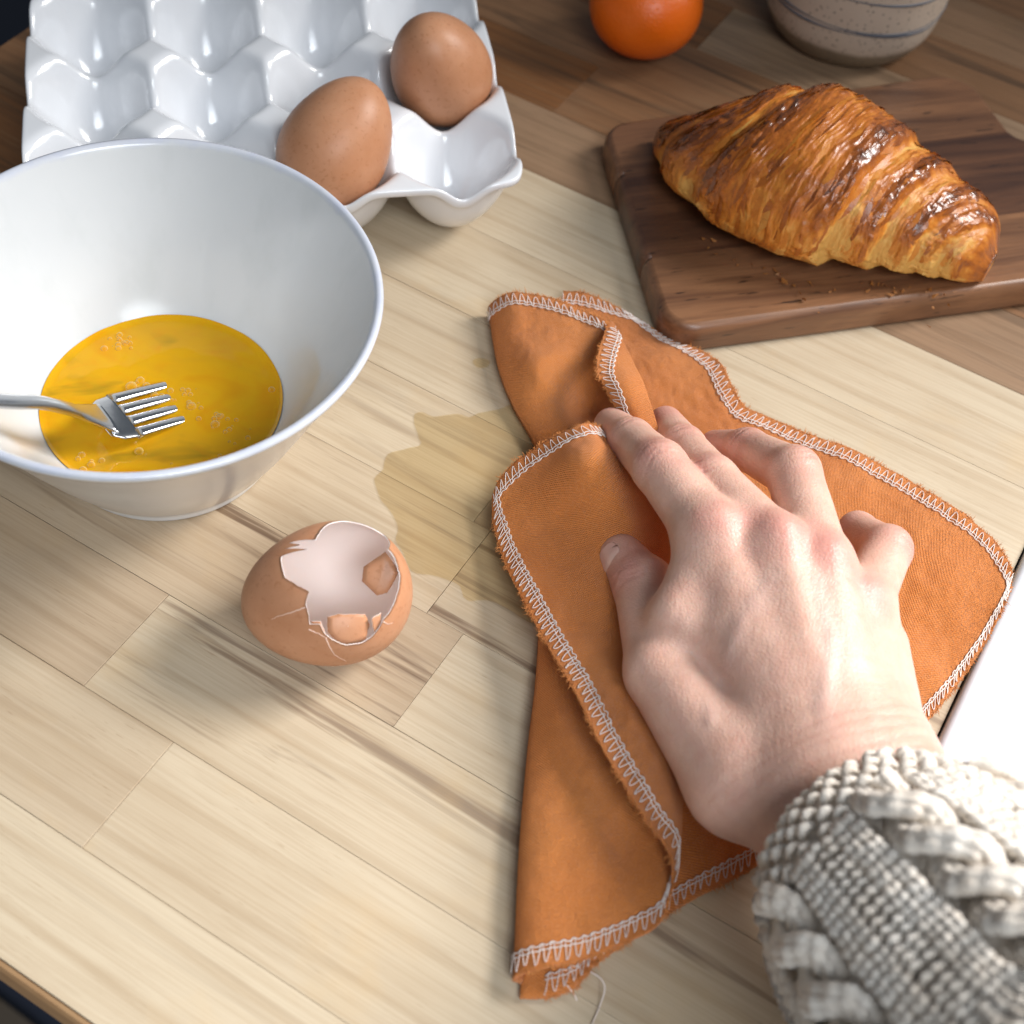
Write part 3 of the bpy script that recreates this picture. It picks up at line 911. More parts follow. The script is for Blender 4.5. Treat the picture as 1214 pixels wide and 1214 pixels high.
# loose pastry flakes and crumbs along its foot
bag = Bag()
for q in range(46):
    i = rng.integers(120, NS - 10)
    c = spn[i] - Nn[i] * (Wd[i] * rng.uniform(0.86, 1.08)) + [0, 0, BT + 0.0004]
    if rng.random() < .3: c = spn[i] - Nn[i] * (Wd[i] + abs(rng.normal(0, .008))) + [0, 0, BT + 0.0004]
    s = abs(rng.normal(0.0006, 0.0003)) + 0.0002
    q_ = rng.normal(0, 1, (4, 3)) * s; q_[:, 2] = np.abs(q_[:, 2])
    bag.add(q_ + c, np.array([(0, 1, 2), (0, 2, 3), (0, 3, 1), (1, 3, 2)]))
mcb = M('crumb', Base_Color=(0.33, 0.13, 0.03), Roughness=0.6)
o = bag.build('pastry_crumbs', mcb.m, None, smooth=False)
tag(o, 'tiny brown pastry crumbs fallen along the foot of the croissant', 'crumbs', kind='stuff')

# ================================================================== broken eggshell
mso = meg.m
msi = M('shell_lining', Roughness=0.5, Subsurface_Weight=0.25, Subsurface_Radius=(0.004, 0.0025, 0.002), Base_Color=(0.86, 0.75, 0.70))
SC = at(388, 706, 0.0215)
ax_long = np.array([-0.93, -0.30, -0.10]); ax_long /= np.linalg.norm(ax_long)        # towards the sharp end


def egg_pt(D, inner=0.0, L=0.0262, W=0.0220):
    c = D @ ax_long
    return D * (egg_r(c, L, W, 0.10) - inner)[..., None]


def on_shell(px, py):
    """direction from the egg's centre to the point of its surface seen at a photo pixel"""
    d = at(px, py, 0) - CAM; d /= np.linalg.norm(d)
    t0 = (SC - CAM) @ d
    t = np.linspace(t0 - 0.03, t0 + 0.03, 1500)
    P = CAM + t[:, None] * d - SC
    n = np.linalg.norm(P, axis=1)
    D = P / n[:, None]
    f = n - egg_r(D @ ax_long, 0.0262, 0.0220, 0.10)
    i = np.argmax(f < 0) if (f < 0).any() else np.argmin(f)
    return D[i]


RIM = [(335, 668), (334, 660), (336, 652), (342, 645), (353, 642), (360, 647), (367, 652), (374, 641), (381, 629), (394, 620), (414, 614), (435, 614), (453, 620), (459, 631), (461, 652), (473, 677), (473, 693), (466, 719), (455, 734), (443, 753), (431, 763), (410, 766), (394, 761),
       (385, 752), (379, 742), (366, 742), (366, 731), (362, 718), (367, 702), (350, 693), (338, 685)]
RD = np.array([on_shell(*q) for q in RIM])
op = np.array([on_shell(*q) for q in ((420, 690), (410, 700), (425, 660))]).mean(0)
op = op + np.array([0.05, 0.22, 0.12]); op /= np.linalg.norm(op)
e1_ = np.cross([0, 1, 0], op); e1_ /= np.linalg.norm(e1_); e2_ = np.cross(op, e1_)     # e1 ~ right, e2 ~ away


def polar(D):
    return np.degrees(np.arctan2(D @ e2_, D @ e1_)) % 360, np.degrees(np.arccos(np.clip(D @ op, -1, 1)))


def jag(pts, n, closed=True, amp=0.02, seed=0):
    P = np.array(pts, float)
    if closed: P = np.vstack([P, [P[0, 0] + 360, P[0, 1]]])
    a = np.linspace(P[0, 0], P[-1, 0], n, endpoint=not closed)
    r = np.interp(a, P[:, 0], P[:, 1])
    r = r + amp * fbm(np.c_[a * 0.09, a * 0 + seed, a * 0], 3, 70 + seed)
    return np.radians(a), r


ra_, rr_ = polar(RD)
o_ = np.argsort(ra_)
HOLE = [(float(ra_[i]), float(rr_[i])) for i in o_]
ah, rh = jag(HOLE, 240, True, 1.3, 1)
rh = np.radians(rh)


def shell_sheet(a, r0, r1, nr, thick=0.0004):
    """outer and inner egg surface between polar angles r0(a) and r1(a), closed along the rims"""
    s = np.linspace(0, 1, nr)
    R = r0[None] * (1 - s[:, None]) + r1[None] * s[:, None]
    Am = np.broadcast_to(a[None], R.shape)
    D = np.cos(R)[..., None] * op + np.sin(R)[..., None] * (np.cos(Am)[..., None] * e1_ + np.sin(Am)[..., None] * e2_)
    return egg_pt(D), egg_pt(D, thick)


Vo, Vi = shell_sheet(ah, rh, np.full(240, np.pi - 1e-3), 46)
V = np.vstack([Vo.reshape(-1, 3), Vi.reshape(-1, 3)]) + SC
n1 = 46 * 240
Fo = grid_faces(46, 240, False, True)
Fi = Fo[:, ::-1] + n1
rimF = np.array([(i, (i + 1) % 240, n1 + (i + 1) % 240, n1 + i) for i in range(240)])[:, ::-1]
shell = empty('broken_eggshell', SC * [1, 1, 0], 'cracked open empty brown eggshell with jagged edge and white lining on the wood', 'eggshell')
zmin = V[:, 2].min()
V[:, 2] -= zmin
SC2 = SC - [0, 0, zmin]
o = make('shell', V, np.vstack([Fo, Fi, rimF]), [mso, msi.m], shell)
mi = np.zeros(len(Fo) * 2 + 240, np.int32); mi[len(Fo):] = 1
o.data.polygons.foreach_set('material_index', mi)


def shard(poly, label, offs=(0, 0, 0), tilt=None, thick=0.0004, flip=False):
    """small loose piece of shell; poly in (angle, polar) degrees"""
    P = np.array(poly, float)
    Q = []
    for i in range(len(P)):
        for q in np.linspace(0, 1, 4, endpoint=False): Q.append(P[i] * (1 - q) + P[(i + 1) % len(P)] * q)
    Q = np.array(Q) + rng.normal(0, 0.35, (len(P) * 4, 2))
    cen = Q.mean(0)
    rings = [cen + (Q - cen) * s for s in (1, 0.66, 0.33, 0.02)]
    A_, R_2 = np.radians(np.array(rings)[..., 0]), np.radians(np.array(rings)[..., 1])
    D = np.cos(R_2)[..., None] * op + np.sin(R_2)[..., None] * (np.cos(A_)[..., None] * e1_ + np.sin(A_)[..., None] * e2_)
    Po, Pi = egg_pt(D), egg_pt(D, thick)
    if flip: Po, Pi = Pi, Po
    m_ = Po.reshape(-1, 3).mean(0)
    if tilt is not None:
        axis = np.array(tilt[:3], float)
        Rm = np.array(Matrix.Rotation(math.radians(tilt[3]), 3, Vector(axis)))
        Po = (Rm @ (Po.reshape(-1, 3) - m_).T).T.reshape(Po.shape) + m_
        Pi = (Rm @ (Pi.reshape(-1, 3) - m_).T).T.reshape(Pi.shape) + m_
    k = len(Q)
    V = np.vstack([Po.reshape(-1, 3), Pi.reshape(-1, 3)]) + SC2 + np.array(offs)
    n_ = 4 * k
    Fo = grid_faces(4, k, False, True)
    R3 = np.array([(i, (i + 1) % k, n_ + (i + 1) % k, n_ + i) for i in range(k)])
    o = make('shell_fragment', V, np.vstack([Fo, Fo[:, ::-1] + n_, R3]), [mso, msi.m] if not flip else [msi.m, mso], shell)
    mi = np.zeros(len(Fo) * 2 + k, np.int32); mi[len(Fo):] = 1
    o.data.polygons.foreach_set('material_index', mi)
    o['label'] = label




def shard_px(poly, depth, label, tip=(0, 0, 0), thick=0.0004, lining=False):
    """loose piece of shell lying just inside the surface at the given pixels"""
    P = np.array(poly, float)
    Q = []
    for i in range(len(P)):
        for q in np.linspace(0, 1, 5, endpoint=False): Q.append(P[i] * (1 - q) + P[(i + 1) % len(P)] * q)
    Q = np.array(Q) + rng.normal(0, 0.35, (len(P) * 5, 2))
    cen = Q.mean(0)
    k = len(Q)
    rings = []
    for s_ in (1, 0.7, 0.4, 0.02):
        R_q = cen + (Q - cen) * s_
        D = np.array([on_shell(*q) for q in R_q])
        r_ = egg_r(D @ ax_long, 0.0262, 0.0220, 0.10)
        hgt = (R_q[:, 1] - P[:, 1].max()) / (P[:, 1].min() - P[:, 1].max() + 1e-9)
        rings.append(D * (r_ - depth[0] - (depth[1] - depth[0]) * hgt)[:, None])
    Po = np.array(rings)
    Pi = Po * (1 - thick / 0.022)
    V = np.vstack([Po.reshape(-1, 3), Pi.reshape(-1, 3)]) + SC2
    n_ = 4 * k
    Fo = grid_faces(4, k, False, True)
    R3 = np.array([(i, (i + 1) % k, n_ + (i + 1) % k, n_ + i) for i in range(k)])
    mats = [msi.m, msi.m] if lining else [mso, msi.m]
    o = make('shell_fragment', V, np.vstack([Fo, Fo[:, ::-1] + n_, R3]), mats, shell)
    mi = np.zeros(len(Fo) * 2 + k, np.int32); mi[len(Fo):] = 1
    o.data.polygons.foreach_set('material_index', mi)
    o['label'] = label


shard_px([(388, 737), (402, 733), (422, 733), (441, 733), (444, 745), (436, 761), (418, 768), (400, 765), (388, 753)], (0.0005, 0.0034), 'loose brown shell piece leaning inwards at the front')
shard_px([(444, 736), (457, 729), (454, 746), (445, 757)], (0.0005, 0.0018), 'small brown shell chip beside the front piece')
shard_px([(366, 741), (379, 741), (387, 756), (373, 752)], (0.0003, 0.0022), 'small brown shell chip at the lower left of the opening')
# piece folded inwards under the right rim, its brown outside showing
fp_ = [(457, 654, .0360), (473, 677, .0325), (466, 692, .0300), (459, 703, .0280), (447, 706, .0275), (429, 689, .0300), (431, 672, .0325)]
Q = ats(fp_); m0 = Q.mean(0)
fnv = np.cross(Q[2] - Q[0], Q[5] - Q[0]); fnv /= np.linalg.norm(fnv); fnv *= np.sign(fnv @ (CAM - m0))
Qd = []
for i in range(7):
    for q in np.linspace(0, 1, 4, endpoint=False): Qd.append(Q[i] * (1 - q) + Q[(i + 1) % 7] * q)
Qd = np.array(Qd) + rng.normal(0, 0.00004, (28, 3))
fr = [m0 + (Qd - m0) * s + fnv * 0.0007 * (1 - s * s) for s in (1, .7, .4, .002)]
fV = np.vstack(fr + [q - fnv * 0.0004 for q in fr])
g_ = grid_faces(4, 28, False, True)
o = make('shell_fragment', fV, np.vstack([g_, g_[:, ::-1] + 112, np.array([(i, (i + 1) % 28, 112 + (i + 1) % 28, 112 + i) for i in range(28)])]), [mso, msi.m], shell)
mi = np.zeros(len(o.data.polygons), np.int32); mi[len(g_):] = 1
o.data.polygons.foreach_set('material_index', mi)
o['label'] = 'brown shell piece folded into the opening at the right'
# fine cracks with lifted edges
mck = M('crack_edge', Base_Color=(0.86, 0.62, 0.50), Roughness=0.6)
bag = Bag()
for pts in ([(362, 721), (345, 727), (328, 732), (322, 735)], [(386, 756), (391, 768), (398, 778), (411, 785)], [(454, 738), (460, 741), (466, 739)], [(366, 747), (378, 752), (388, 758)]):
    Q = resample(np.c_[np.array(pts, float), np.zeros(len(pts))], 22)[:, :2] + rng.normal(0, 0.25, (22, 2))
    D = np.array([on_shell(*q) for q in Q])
    bag.add(*tube(D * egg_r(D @ ax_long, 0.0262, 0.0220, 0.10)[:, None] + SC2, np.linspace(0.00020, 0.00006, 22), 5))
bag.build('crack_line', mck.m, shell)


# ================================================================== orange cloth
mcl = M('brushed_cotton', Roughness=1.0, Specular_IOR_Level=0.0, Sheen_Weight=0.2, Sheen_Roughness=0.5)
uvx = mcl.n('UVMap'); uvx.uv_map = 'UVMap'
us = mcl.n('SeparateXYZ'); mcl.put(us.inputs[0], uvx.outputs[0])
wob = mcl.noise(uvx.outputs[0], 260, 2)
wu = mcl.math('SINE', mcl.math('ADD', mcl.math('MULTIPLY', us.outputs[0], 6283 / 0.78), mcl.math('MULTIPLY', wob, 1.3)))
wv = mcl.math('SINE', mcl.math('ADD', mcl.math('MULTIPLY', us.outputs[1], 6283 / 0.78), mcl.math('MULTIPLY', wob, 1.3)))
wea = mcl.math('ADD', mcl.math('MULTIPLY', wu, wv), mcl.math('MULTIPLY', mcl.noise(uvx.outputs[0], 2600, 2, 0.6), 0.8))
fz = mcl.noise(uvx.outputs[0], 1500, 3, 0.6)
big = mcl.noise(uvx.outputs[0], 30, 4, 0.6)
ccl = mcl.mix(mcl.rng(big, 0.3, 0.7), (0.80, 0.272, 0.066), (0.70, 0.212, 0.045))
ccl = mcl.mix(mcl.math('MULTIPLY', mcl.rng(fz, 0.45, 0.75), 0.45), ccl, (0.90, 0.40, 0.15))
ccl = mcl.mix(mcl.math('MULTIPLY', mcl.rng(wea, 0.4, 1.4), 0.34), ccl, (0.33, 0.10, 0.022))
mcl.set('Base_Color', ccl)
nbc = mcl.bump(mcl.noise(uvx.outputs[0], 160, 4, 0.6), 0.22, 0.0016)
nbc = mcl.bump(fz, 0.6, 0.0006, nbc)
mcl.bump(wea, 0.7, 0.0005, nbc)


def coons(bottom, right, topc, left, nu, nv, sink=None):
    """patch between four boundary curves of (px, py, z); u runs left to right, v bottom to top"""
    b, t = spline(ats(bottom), nu), spline(ats(topc), nu)
    l, r = spline(ats(left), nv), spline(ats(right), nv)
    b[0] = l[0] = (b[0] + l[0]) / 2; b[-1] = r[0] = (b[-1] + r[0]) / 2
    t[0] = l[-1] = (t[0] + l[-1]) / 2; t[-1] = r[-1] = (t[-1] + r[-1]) / 2
    u = np.linspace(0, 1, nu)[:, None, None]; v = np.linspace(0, 1, nv)[None, :, None]
    P = (1 - v) * b[:, None] + v * t[:, None] + (1 - u) * l[None] + u * r[None]
    P = P - ((1 - u) * (1 - v) * b[0] + u * (1 - v) * b[-1] + (1 - u) * v * t[0] + u * v * t[-1])
    return P


def lumps(P, lst):
    """soft hills and hollows: (px, py, guess z, radius m, height m)"""
    for px, py, z, r, h in lst:
        c = at(px, py, z)
        P[..., 2] += h * np.exp(-(((P[..., :2] - c[:2]) ** 2).sum(-1)) / r ** 2)
    return P


def patch_uv(P):
    du = np.r_[0, np.cumsum(np.linalg.norm(np.diff(P, axis=0), axis=-1).mean(1))]
    dv = np.r_[0, np.cumsum(np.linalg.norm(np.diff(P, axis=1), axis=-1).mean(0))]
    U, Vv = np.meshgrid(du, dv, indexing='ij')
    return np.stack([U, Vv], -1)


PATCH = {}
# base sheet lying on the wood
C_ = coons([(616, 1184, .0012), (650, 1183, .0016), (684, 1170, .0020), (708, 1143, .0022), (800, 1080, .0022), (910, 1018, .0022), (1000, 950, .002), (1080, 876, .0022), (1135, 812, .0030), (1176, 748, .0045), (1198, 700, .0062)],
           [(1198, 700, .0062), (1197, 672, .0066), (1172, 634, .0062), (1128, 600, .0050), (1060, 560, .0030), (975, 522, .0026), (915, 497, .003), (884, 484, .0045), (866, 458, .0060), (852, 433, .0060), (828, 416, .0045), (790, 398, .0030), (752, 377, .0034)],
           [(668, 346, .0060), (690, 348, .0062), (720, 360, .0048), (752, 377, .0034)],
           [(616, 1184, .0012), (630, 1000, .0010), (650, 800, .0010), (640, 640, .0010), (648, 500, .0012), (655, 410, .0026), (668, 346, .0060)], 130, 170)
C_ = lumps(C_, [(1105, 690, 0, .020, .0045), (1130, 770, 0, .016, -.001), (1000, 575, 0, .018, .0020), (870, 455, 0, .012, .002), (1040, 560, 0, .01, -.0006), (900, 620, 0, .02, .001), (780, 440, 0, .012, .0022), (1150, 650, 0, .012, -.0015), (1080, 800, 0, .014, .0022)])
C_[..., 2] += 0.0011 * fbm(C_ * 60, 3, 5) + 0.0006 * fbm(C_ * 200, 2, 6) + 0.00035 * fbm(C_ * 420, 2, 16)
C_[..., 2] = np.maximum(C_[..., 2], 0.0007)
PATCH['base'] = C_
# middle layer of the lower fold
B_ = coons([(610, 1154, .0090), (645, 1148, .0105), (688, 1139, .0108), (747, 1116, .0112), (782, 1094, .0130), (797, 1055, .0150)],
           [(797, 1055, .0150), (806, 1000, .0160), (808, 950, .0160), (795, 880, .0140), (770, 760, .0095), (750, 690, .0070)],
           [(642, 690, .0066), (700, 690, .0062), (750, 690, .0070)],
           [(610, 1154, .0090), (617, 1000, .0100), (627, 880, .0100), (637, 790, .0090), (642, 690, .0066)], 70, 110)
B_ = lumps(B_, [(690, 1010, .01, .014, .0016), (745, 1000, .01, .012, -.0035), (700, 900, .01, .012, .001)])
B_[..., 2] += 0.0010 * fbm(B_ * 80, 4, 8) + 0.0003 * fbm(B_ * 380, 2, 18)
PATCH['fold'] = B_
# upper flap under the thumb
A_ = coons([(797, 1052, .0158), (800, 1040, .0164), (803, 1020, .0166)],
           [(803, 1020, .0166), (808, 950, .0172), (812, 900, .0160), (822, 820, .0110), (824, 740, .0085), (815, 650, .0100), (790, 560, .0150), (740, 508, .0165)],
           [(584, 590, .0075), (592, 570, .0105), (612, 548, .0150), (640, 529, .0205), (668, 514, .0262), (692, 505, .0290), (714, 507, .0230), (740, 508, .0165)],
           [(797, 1052, .0158), (793, 1012, .0195), (760, 965, .0235), (715, 890, .0240), (680, 820, .0215), (640, 750, .0165), (604, 680, .0100), (586, 625, .0070), (584, 590, .0075)], 110, 170)
A_ = lumps(A_, [(690, 560, .026, .0110, .0100), (660, 640, .01, .014, -.0012), (735, 690, .01, .014, -.0015), (650, 600, .01, .010, .0010), (760, 880, .01, .015, .0012), (730, 780, .01, .012, -.0010)])
A_[..., 2] += 0.0011 * fbm(A_ * 75, 4, 9) + 0.0003 * fbm(A_ * 380, 2, 17)
PATCH['flap'] = A_
# front lobe at the upper left and the turned-over strip beside it
RIDGE = [(783, 518, .0240), (774, 488, .0250), (762, 457, .0250), (748, 425, .0240), (727, 383, .0215)]
S2 = coons([(655, 575, .0060), (690, 560, .0060), (735, 540, .0120), (783, 518, .0240)], RIDGE,
           [(580, 352, .0100), (606, 347, .0135), (640, 350, .0165), (680, 361, .0190), (705, 371, .0205), (727, 383, .0215)],
           [(655, 575, .0060), (633, 515, .0075), (610, 470, .0090), (594, 428, .0100), (586, 392, .0100), (580, 352, .0100)], 90, 90)
S2 = lumps(S2, [(708, 470, .012, .0105, -.0125), (640, 440, .012, .010, .0042), (720, 430, .01, .008, -.004), (668, 500, .01, .008, .0014), (690, 400, .01, .009, -.0015)])
S2[..., 2] += 0.0010 * fbm(S2 * 90, 4, 12) + 0.0003 * fbm(S2 * 380, 2, 19)
PATCH['lobe'] = S2
S3 = coons([(740, 500, .0185), (760, 508, .0235), (783, 518, .0240)], RIDGE, [(722, 381, .0222), (724, 381, .0224), (727, 383, .0215)],
           [(740, 500, .0185), (729, 482, .0215), (716, 458, .0250), (707, 440, .0262), (710, 415, .0255), (722, 381, .0222)], 40, 70)
S3 = lumps(S3, [(745, 460, .024, .006, .0018)])
PATCH['strip'] = S3



def tuck(P, ze, R, inward=0.004):
    """bend the left edge of a patch down like a soft fold and tuck it under"""
    d = np.cumsum(np.r_[np.zeros((1, P.shape[1])), np.linalg.norm(np.diff(P[..., :2], axis=0), axis=-1)], 0)
    s = np.clip(d / R, 0, 1)
    P[..., 2] -= np.maximum(P[..., 2] - ze, 0) * (1 - np.sqrt(1 - (1 - s) ** 2 + 1e-9))
    e = P[0]
    k = [e]
    for a in (0.35, 0.7, 1.0):
        q = e.copy(); q[:, 0] += inward * a * a; q[:, 2] = np.maximum(e[:, 2] * (1 - a) + 0.0006 * a, 0.0005)
        k.append(q)
    return np.array(k)


PATCH['fold_under'] = tuck(B_, 0.0040, 0.010)
PATCH['lobe_under'] = tuck(S2, 0.0032, 0.011)
# curl of the lower hem: the fold opens like a cone mouth
e0 = PATCH['fold_under'][-1][0]

cloth = empty('cleaning_cloth', at(850, 760), 'crumpled orange cotton cloth with white overlock stitched hem, pressed down by the hand', 'cloth')
bag = Bag()
for k, P in PATCH.items():
    bag.add(P.reshape(-1, 3), grid_faces(P.shape[0], P.shape[1]), patch_uv(P).reshape(-1, 2) + 0.37 * len(bag.V))
o = bag.build('fabric', mcl.m, cloth)
bm = bmesh.new(); bm.from_mesh(o.data)
bmesh.ops.remove_doubles(bm, verts=bm.verts[:], dist=0.00005)
bm.to_mesh(o.data); bm.free()
md = o.modifiers.new('thick', 'SOLIDIFY'); md.thickness = 0.0008; md.offset = 0

# hem stitching: threads laid over the sheet along its free edges
mth = M('white_thread', Base_Color=(0.78, 0.68, 0.62), Roughness=0.8, Sheen_Weight=0.2)
mfr = M('frayed_fibre', Base_Color=(0.60, 0.23, 0.065), Roughness=0.95)


def hem_surface(P, side, rev=False, m=400):
    """P(boundary index, distance inwards) for one side of a patch"""
    Q = {'l': P, 'r': P[::-1], 'b': P.transpose(1, 0, 2), 't': P[:, ::-1].transpose(1, 0, 2)}[side]       # Q[k] = k-th line in from the edge
    if rev: Q = Q[:, ::-1]
    Q = Q.transpose(1, 0, 2)                                          # Q[i] = line inwards at boundary index i
    dd = np.linspace(0, 0.009, 19)
    out = []
    for line in Q:
        L = np.r_[0, np.cumsum(np.linalg.norm(np.diff(line, axis=0), axis=1))]
        out.append(np.stack([np.interp(dd, L, line[:, k]) for k in range(3)], -1))
    S = np.array(out)                                                 # (boundary, depth, 3)
    L = np.r_[0, np.cumsum(np.linalg.norm(np.diff(S[:, 8], axis=0), axis=1))]
    s = np.linspace(0, L[-1], m)
    S = np.stack([[np.interp(s, L, S[:, j, k]) for k in range(3)] for j in range(19)], 0).transpose(2, 0, 1)
    return S, s, dd


def hem_eval(S, s, dd, q, d):
    i = np.clip(np.interp(q, s, np.arange(len(s))), 0, len(s) - 1.001); j = np.clip(np.interp(d, dd, np.arange(len(dd))), 0, len(dd) - 1.001)
    i0, j0 = i.astype(int), j.astype(int)
    fi, fj = (i - i0)[:, None], (j - j0)[:, None]
    p = (S[i0, j0] * (1 - fi) + S[i0 + 1, j0] * fi) * (1 - fj) + (S[i0, j0 + 1] * (1 - fi) + S[i0 + 1, j0 + 1] * fi) * fj
    a = S[i0 + 1, j0] - S[i0, j0]; b = S[i0, j0 + 1] - S[i0, j0]
    n = np.cross(a, b); n /= np.linalg.norm(n, axis=1, keepdims=True) + 1e-12
    n *= np.sign((n * (CAM - p)).sum(1, keepdims=True))
    return p, n


threads, fuzz = Bag(), Bag()


def stitch(P, side, lo=0.0, hi=1.0, pitch=0.0029, dens=3600, rev=False):
    S, s, dd = hem_surface(P, side, rev)
    s0, s1 = s[-1] * lo, s[-1] * hi
    n_ = int((s1 - s0) / pitch)
    q, d = [], []
    lift = []
    for k in range(n_):
        c = s0 + (k + rng.normal(0, 0.07)) * pitch
        din, dout = 0.0064 + rng.normal(0, .00022), 0.0012 + rng.normal(0, .00025)
        # V from the outer edge to a loop at the inner edge and back
        for (a_, b_) in ((0.0, dout), (0.16, dout + .0014), (0.30, din - .0016), (0.36, din - .0004), (0.5, din), (0.64, din - .0004), (0.70, din - .0016), (0.84, dout + .0014)):
            q.append(c + a_ * pitch); d.append(b_); lift.append(0.0004)
    q, d = np.array(q), np.array(d)
    p, n = hem_eval(S, s, dd, q, d)
    threads.add(*tube(spline(p + n * 0.00075, len(p) * 2), 0.00015, 5))
    # locking line along the loops and a thinner one outside
    for off_, r_, amp in ((0.0048, 0.00017, 0.0001), (0.0062, 0.00018, 0.00035)):
        qq = np.linspace(s0, s1, n_ * 6)
        p, n = hem_eval(S, s, dd, qq, off_ + amp * np.cos(2 * np.pi * (qq - s0) / pitch + 3.1) + 0.0002 * fbm(np.c_[qq * 200, qq * 0, qq * 0], 2, 3))
        threads.add(*tube(p + n * 0.0007, r_, 5))
    # frayed fibres at the very edge
    m_ = int((s1 - s0) * dens * 2.2)
    qq = rng.uniform(s0, s1, m_)
    clump = 0.55 + 0.75 * np.clip(fbm(np.c_[qq * 260, qq * 0, qq * 0], 2, 19), -0.6, 1)
    p, n = hem_eval(S, s, dd, qq, np.full(m_, 0.0003)); p2, _ = hem_eval(S, s, dd, qq, np.full(m_, 0.0018))
    outd = p - p2; outd /= np.linalg.norm(outd, axis=1, keepdims=True) + 1e-9
    for i in range(m_):
        ln = abs(rng.normal(0.0013, 0.0007)) * clump[i] + 0.0003
        dr = outd[i] * rng.uniform(0.3, 1.0) + rng.normal(0, 0.5, 3); dr /= np.linalg.norm(dr)
        b0 = p[i] + n[i] * rng.uniform(-0.0004, 0.0006)
        m1 = b0 + dr * ln * 0.6; dr2 = dr + rng.normal(0, .6, 3); tip_ = m1 + dr2 / np.linalg.norm(dr2) * ln * 0.5
        r_ = rng.uniform(0.00006, 0.00013)
        sd_ = np.cross(dr, n[i]); sd_ /= np.linalg.norm(sd_) + 1e-9
        Vf = np.array([b0 - sd_ * r_, b0 + sd_ * r_, b0 + n[i] * r_, m1 - sd_ * r_, m1 + sd_ * r_, m1 + n[i] * r_, tip_])
        fuzz.add(Vf, np.array([(0, 1, 4), (0, 4, 3), (1, 2, 5), (1, 5, 4), (2, 0, 3), (2, 3, 5), (3, 4, 6), (4, 5, 6), (5, 3, 6)]))


stitch(C_, 'b', 0.03); stitch(C_, 'r'); stitch(C_, 't')
stitch(B_, 'b')
stitch(A_, 'l', 0.0, 0.955); stitch(A_, 't', 0.03, 0.92)
stitch(S2, 't'); stitch(S3, 'l')
threads.build('hem_stitching', mth.m, cloth)
o = fuzz.build('frayed_edge', mfr.m, cloth, smooth=False); o['kind'] = 'stuff'
# loose thread end hanging from the lower hem
lt = Bag()
lt.add(*tube(spline(ats([(700, 1152, .004), (712, 1160, .004), (717, 1172, .003), (712, 1190, .001), (703, 1212, .0006), (700, 1220, .0006)]), 30), 0.00018, 5))
lt.add(*tube(spline(ats([(672, 1168, .004), (680, 1178, .002), (684, 1186, .001)]), 14), 0.00018, 5))
lt.build('loose_thread', mth.m, cloth)


# ================================================================== hand and forearm: one smooth surface grown from a distance field
J = {k: at(*v) for k, v in dict(
    iM=(845, 638, .0475), iP=(782, 554, .0425), iD=(749, 523, .0290), iT=(725, 504, .0175),
    mM=(918, 650, .0515), mP=(844, 572, .0405), mD=(810, 531, .0270), mT=(789, 502, .0160),
    rM=(973, 673, .0495), rP=(941, 561, .0450), rD=(887, 533, .0270), rT=(848, 529, .0140),
    pM=(1020, 722, .0430), pP=(1052, 652, .0350), pD=(1017, 630, .0215), pT=(1004, 655, .0110),
    tC=(880, 925, .0330), tM=(785, 797, .0300), tI=(763, 694, .0225), tT=(737, 661, .0170),
    wI=(952, 925, .0400), wM=(985, 925, .0440), wR=(1012, 912, .0430), wP=(1036, 895, .0370),
    fL=(975, 968, .0400), fR=(1038, 915, .0410), gL=(1140, 1150, .0600), gR=(1190, 1100, .0620),
    hY=(1034, 770, .0330), hZ=(1042, 880, .0310), web=(806, 735, .0385), webb=(895, 780, .0400), pal=(935, 790, .0330)).items()}


def cone(P, a, b, ra, rb, e=1.0):
    a, b = J[a] if isinstance(a, str) else a, J[b] if isinstance(b, str) else b
    ba = b - a
    h = np.clip(((P - a) @ ba) / (ba @ ba), 0, 1)
    return np.linalg.norm(P - a - h[:, None] * ba, axis=1) - (ra + (rb - ra) * h ** e)


def smin(a, b, k):
    h = np.clip(0.5 + 0.5 * (b - a) / k, 0, 1)
    return b + (a - b) * h - k * h * (1 - h)


def chain(P, spec, k=0.0025):
    d = None
    for s in spec:
        c = cone(P, *s)
        d = c if d is None else smin(d, c, k)
    return d


mm = 0.001
TEND = [('iM', 'wI', 0.35), ('mM', 'wM', 0.45), ('rM', 'wR', 0.4), ('pM', 'wP', 0.3)]
bump_pt = at(913, 672, .056)


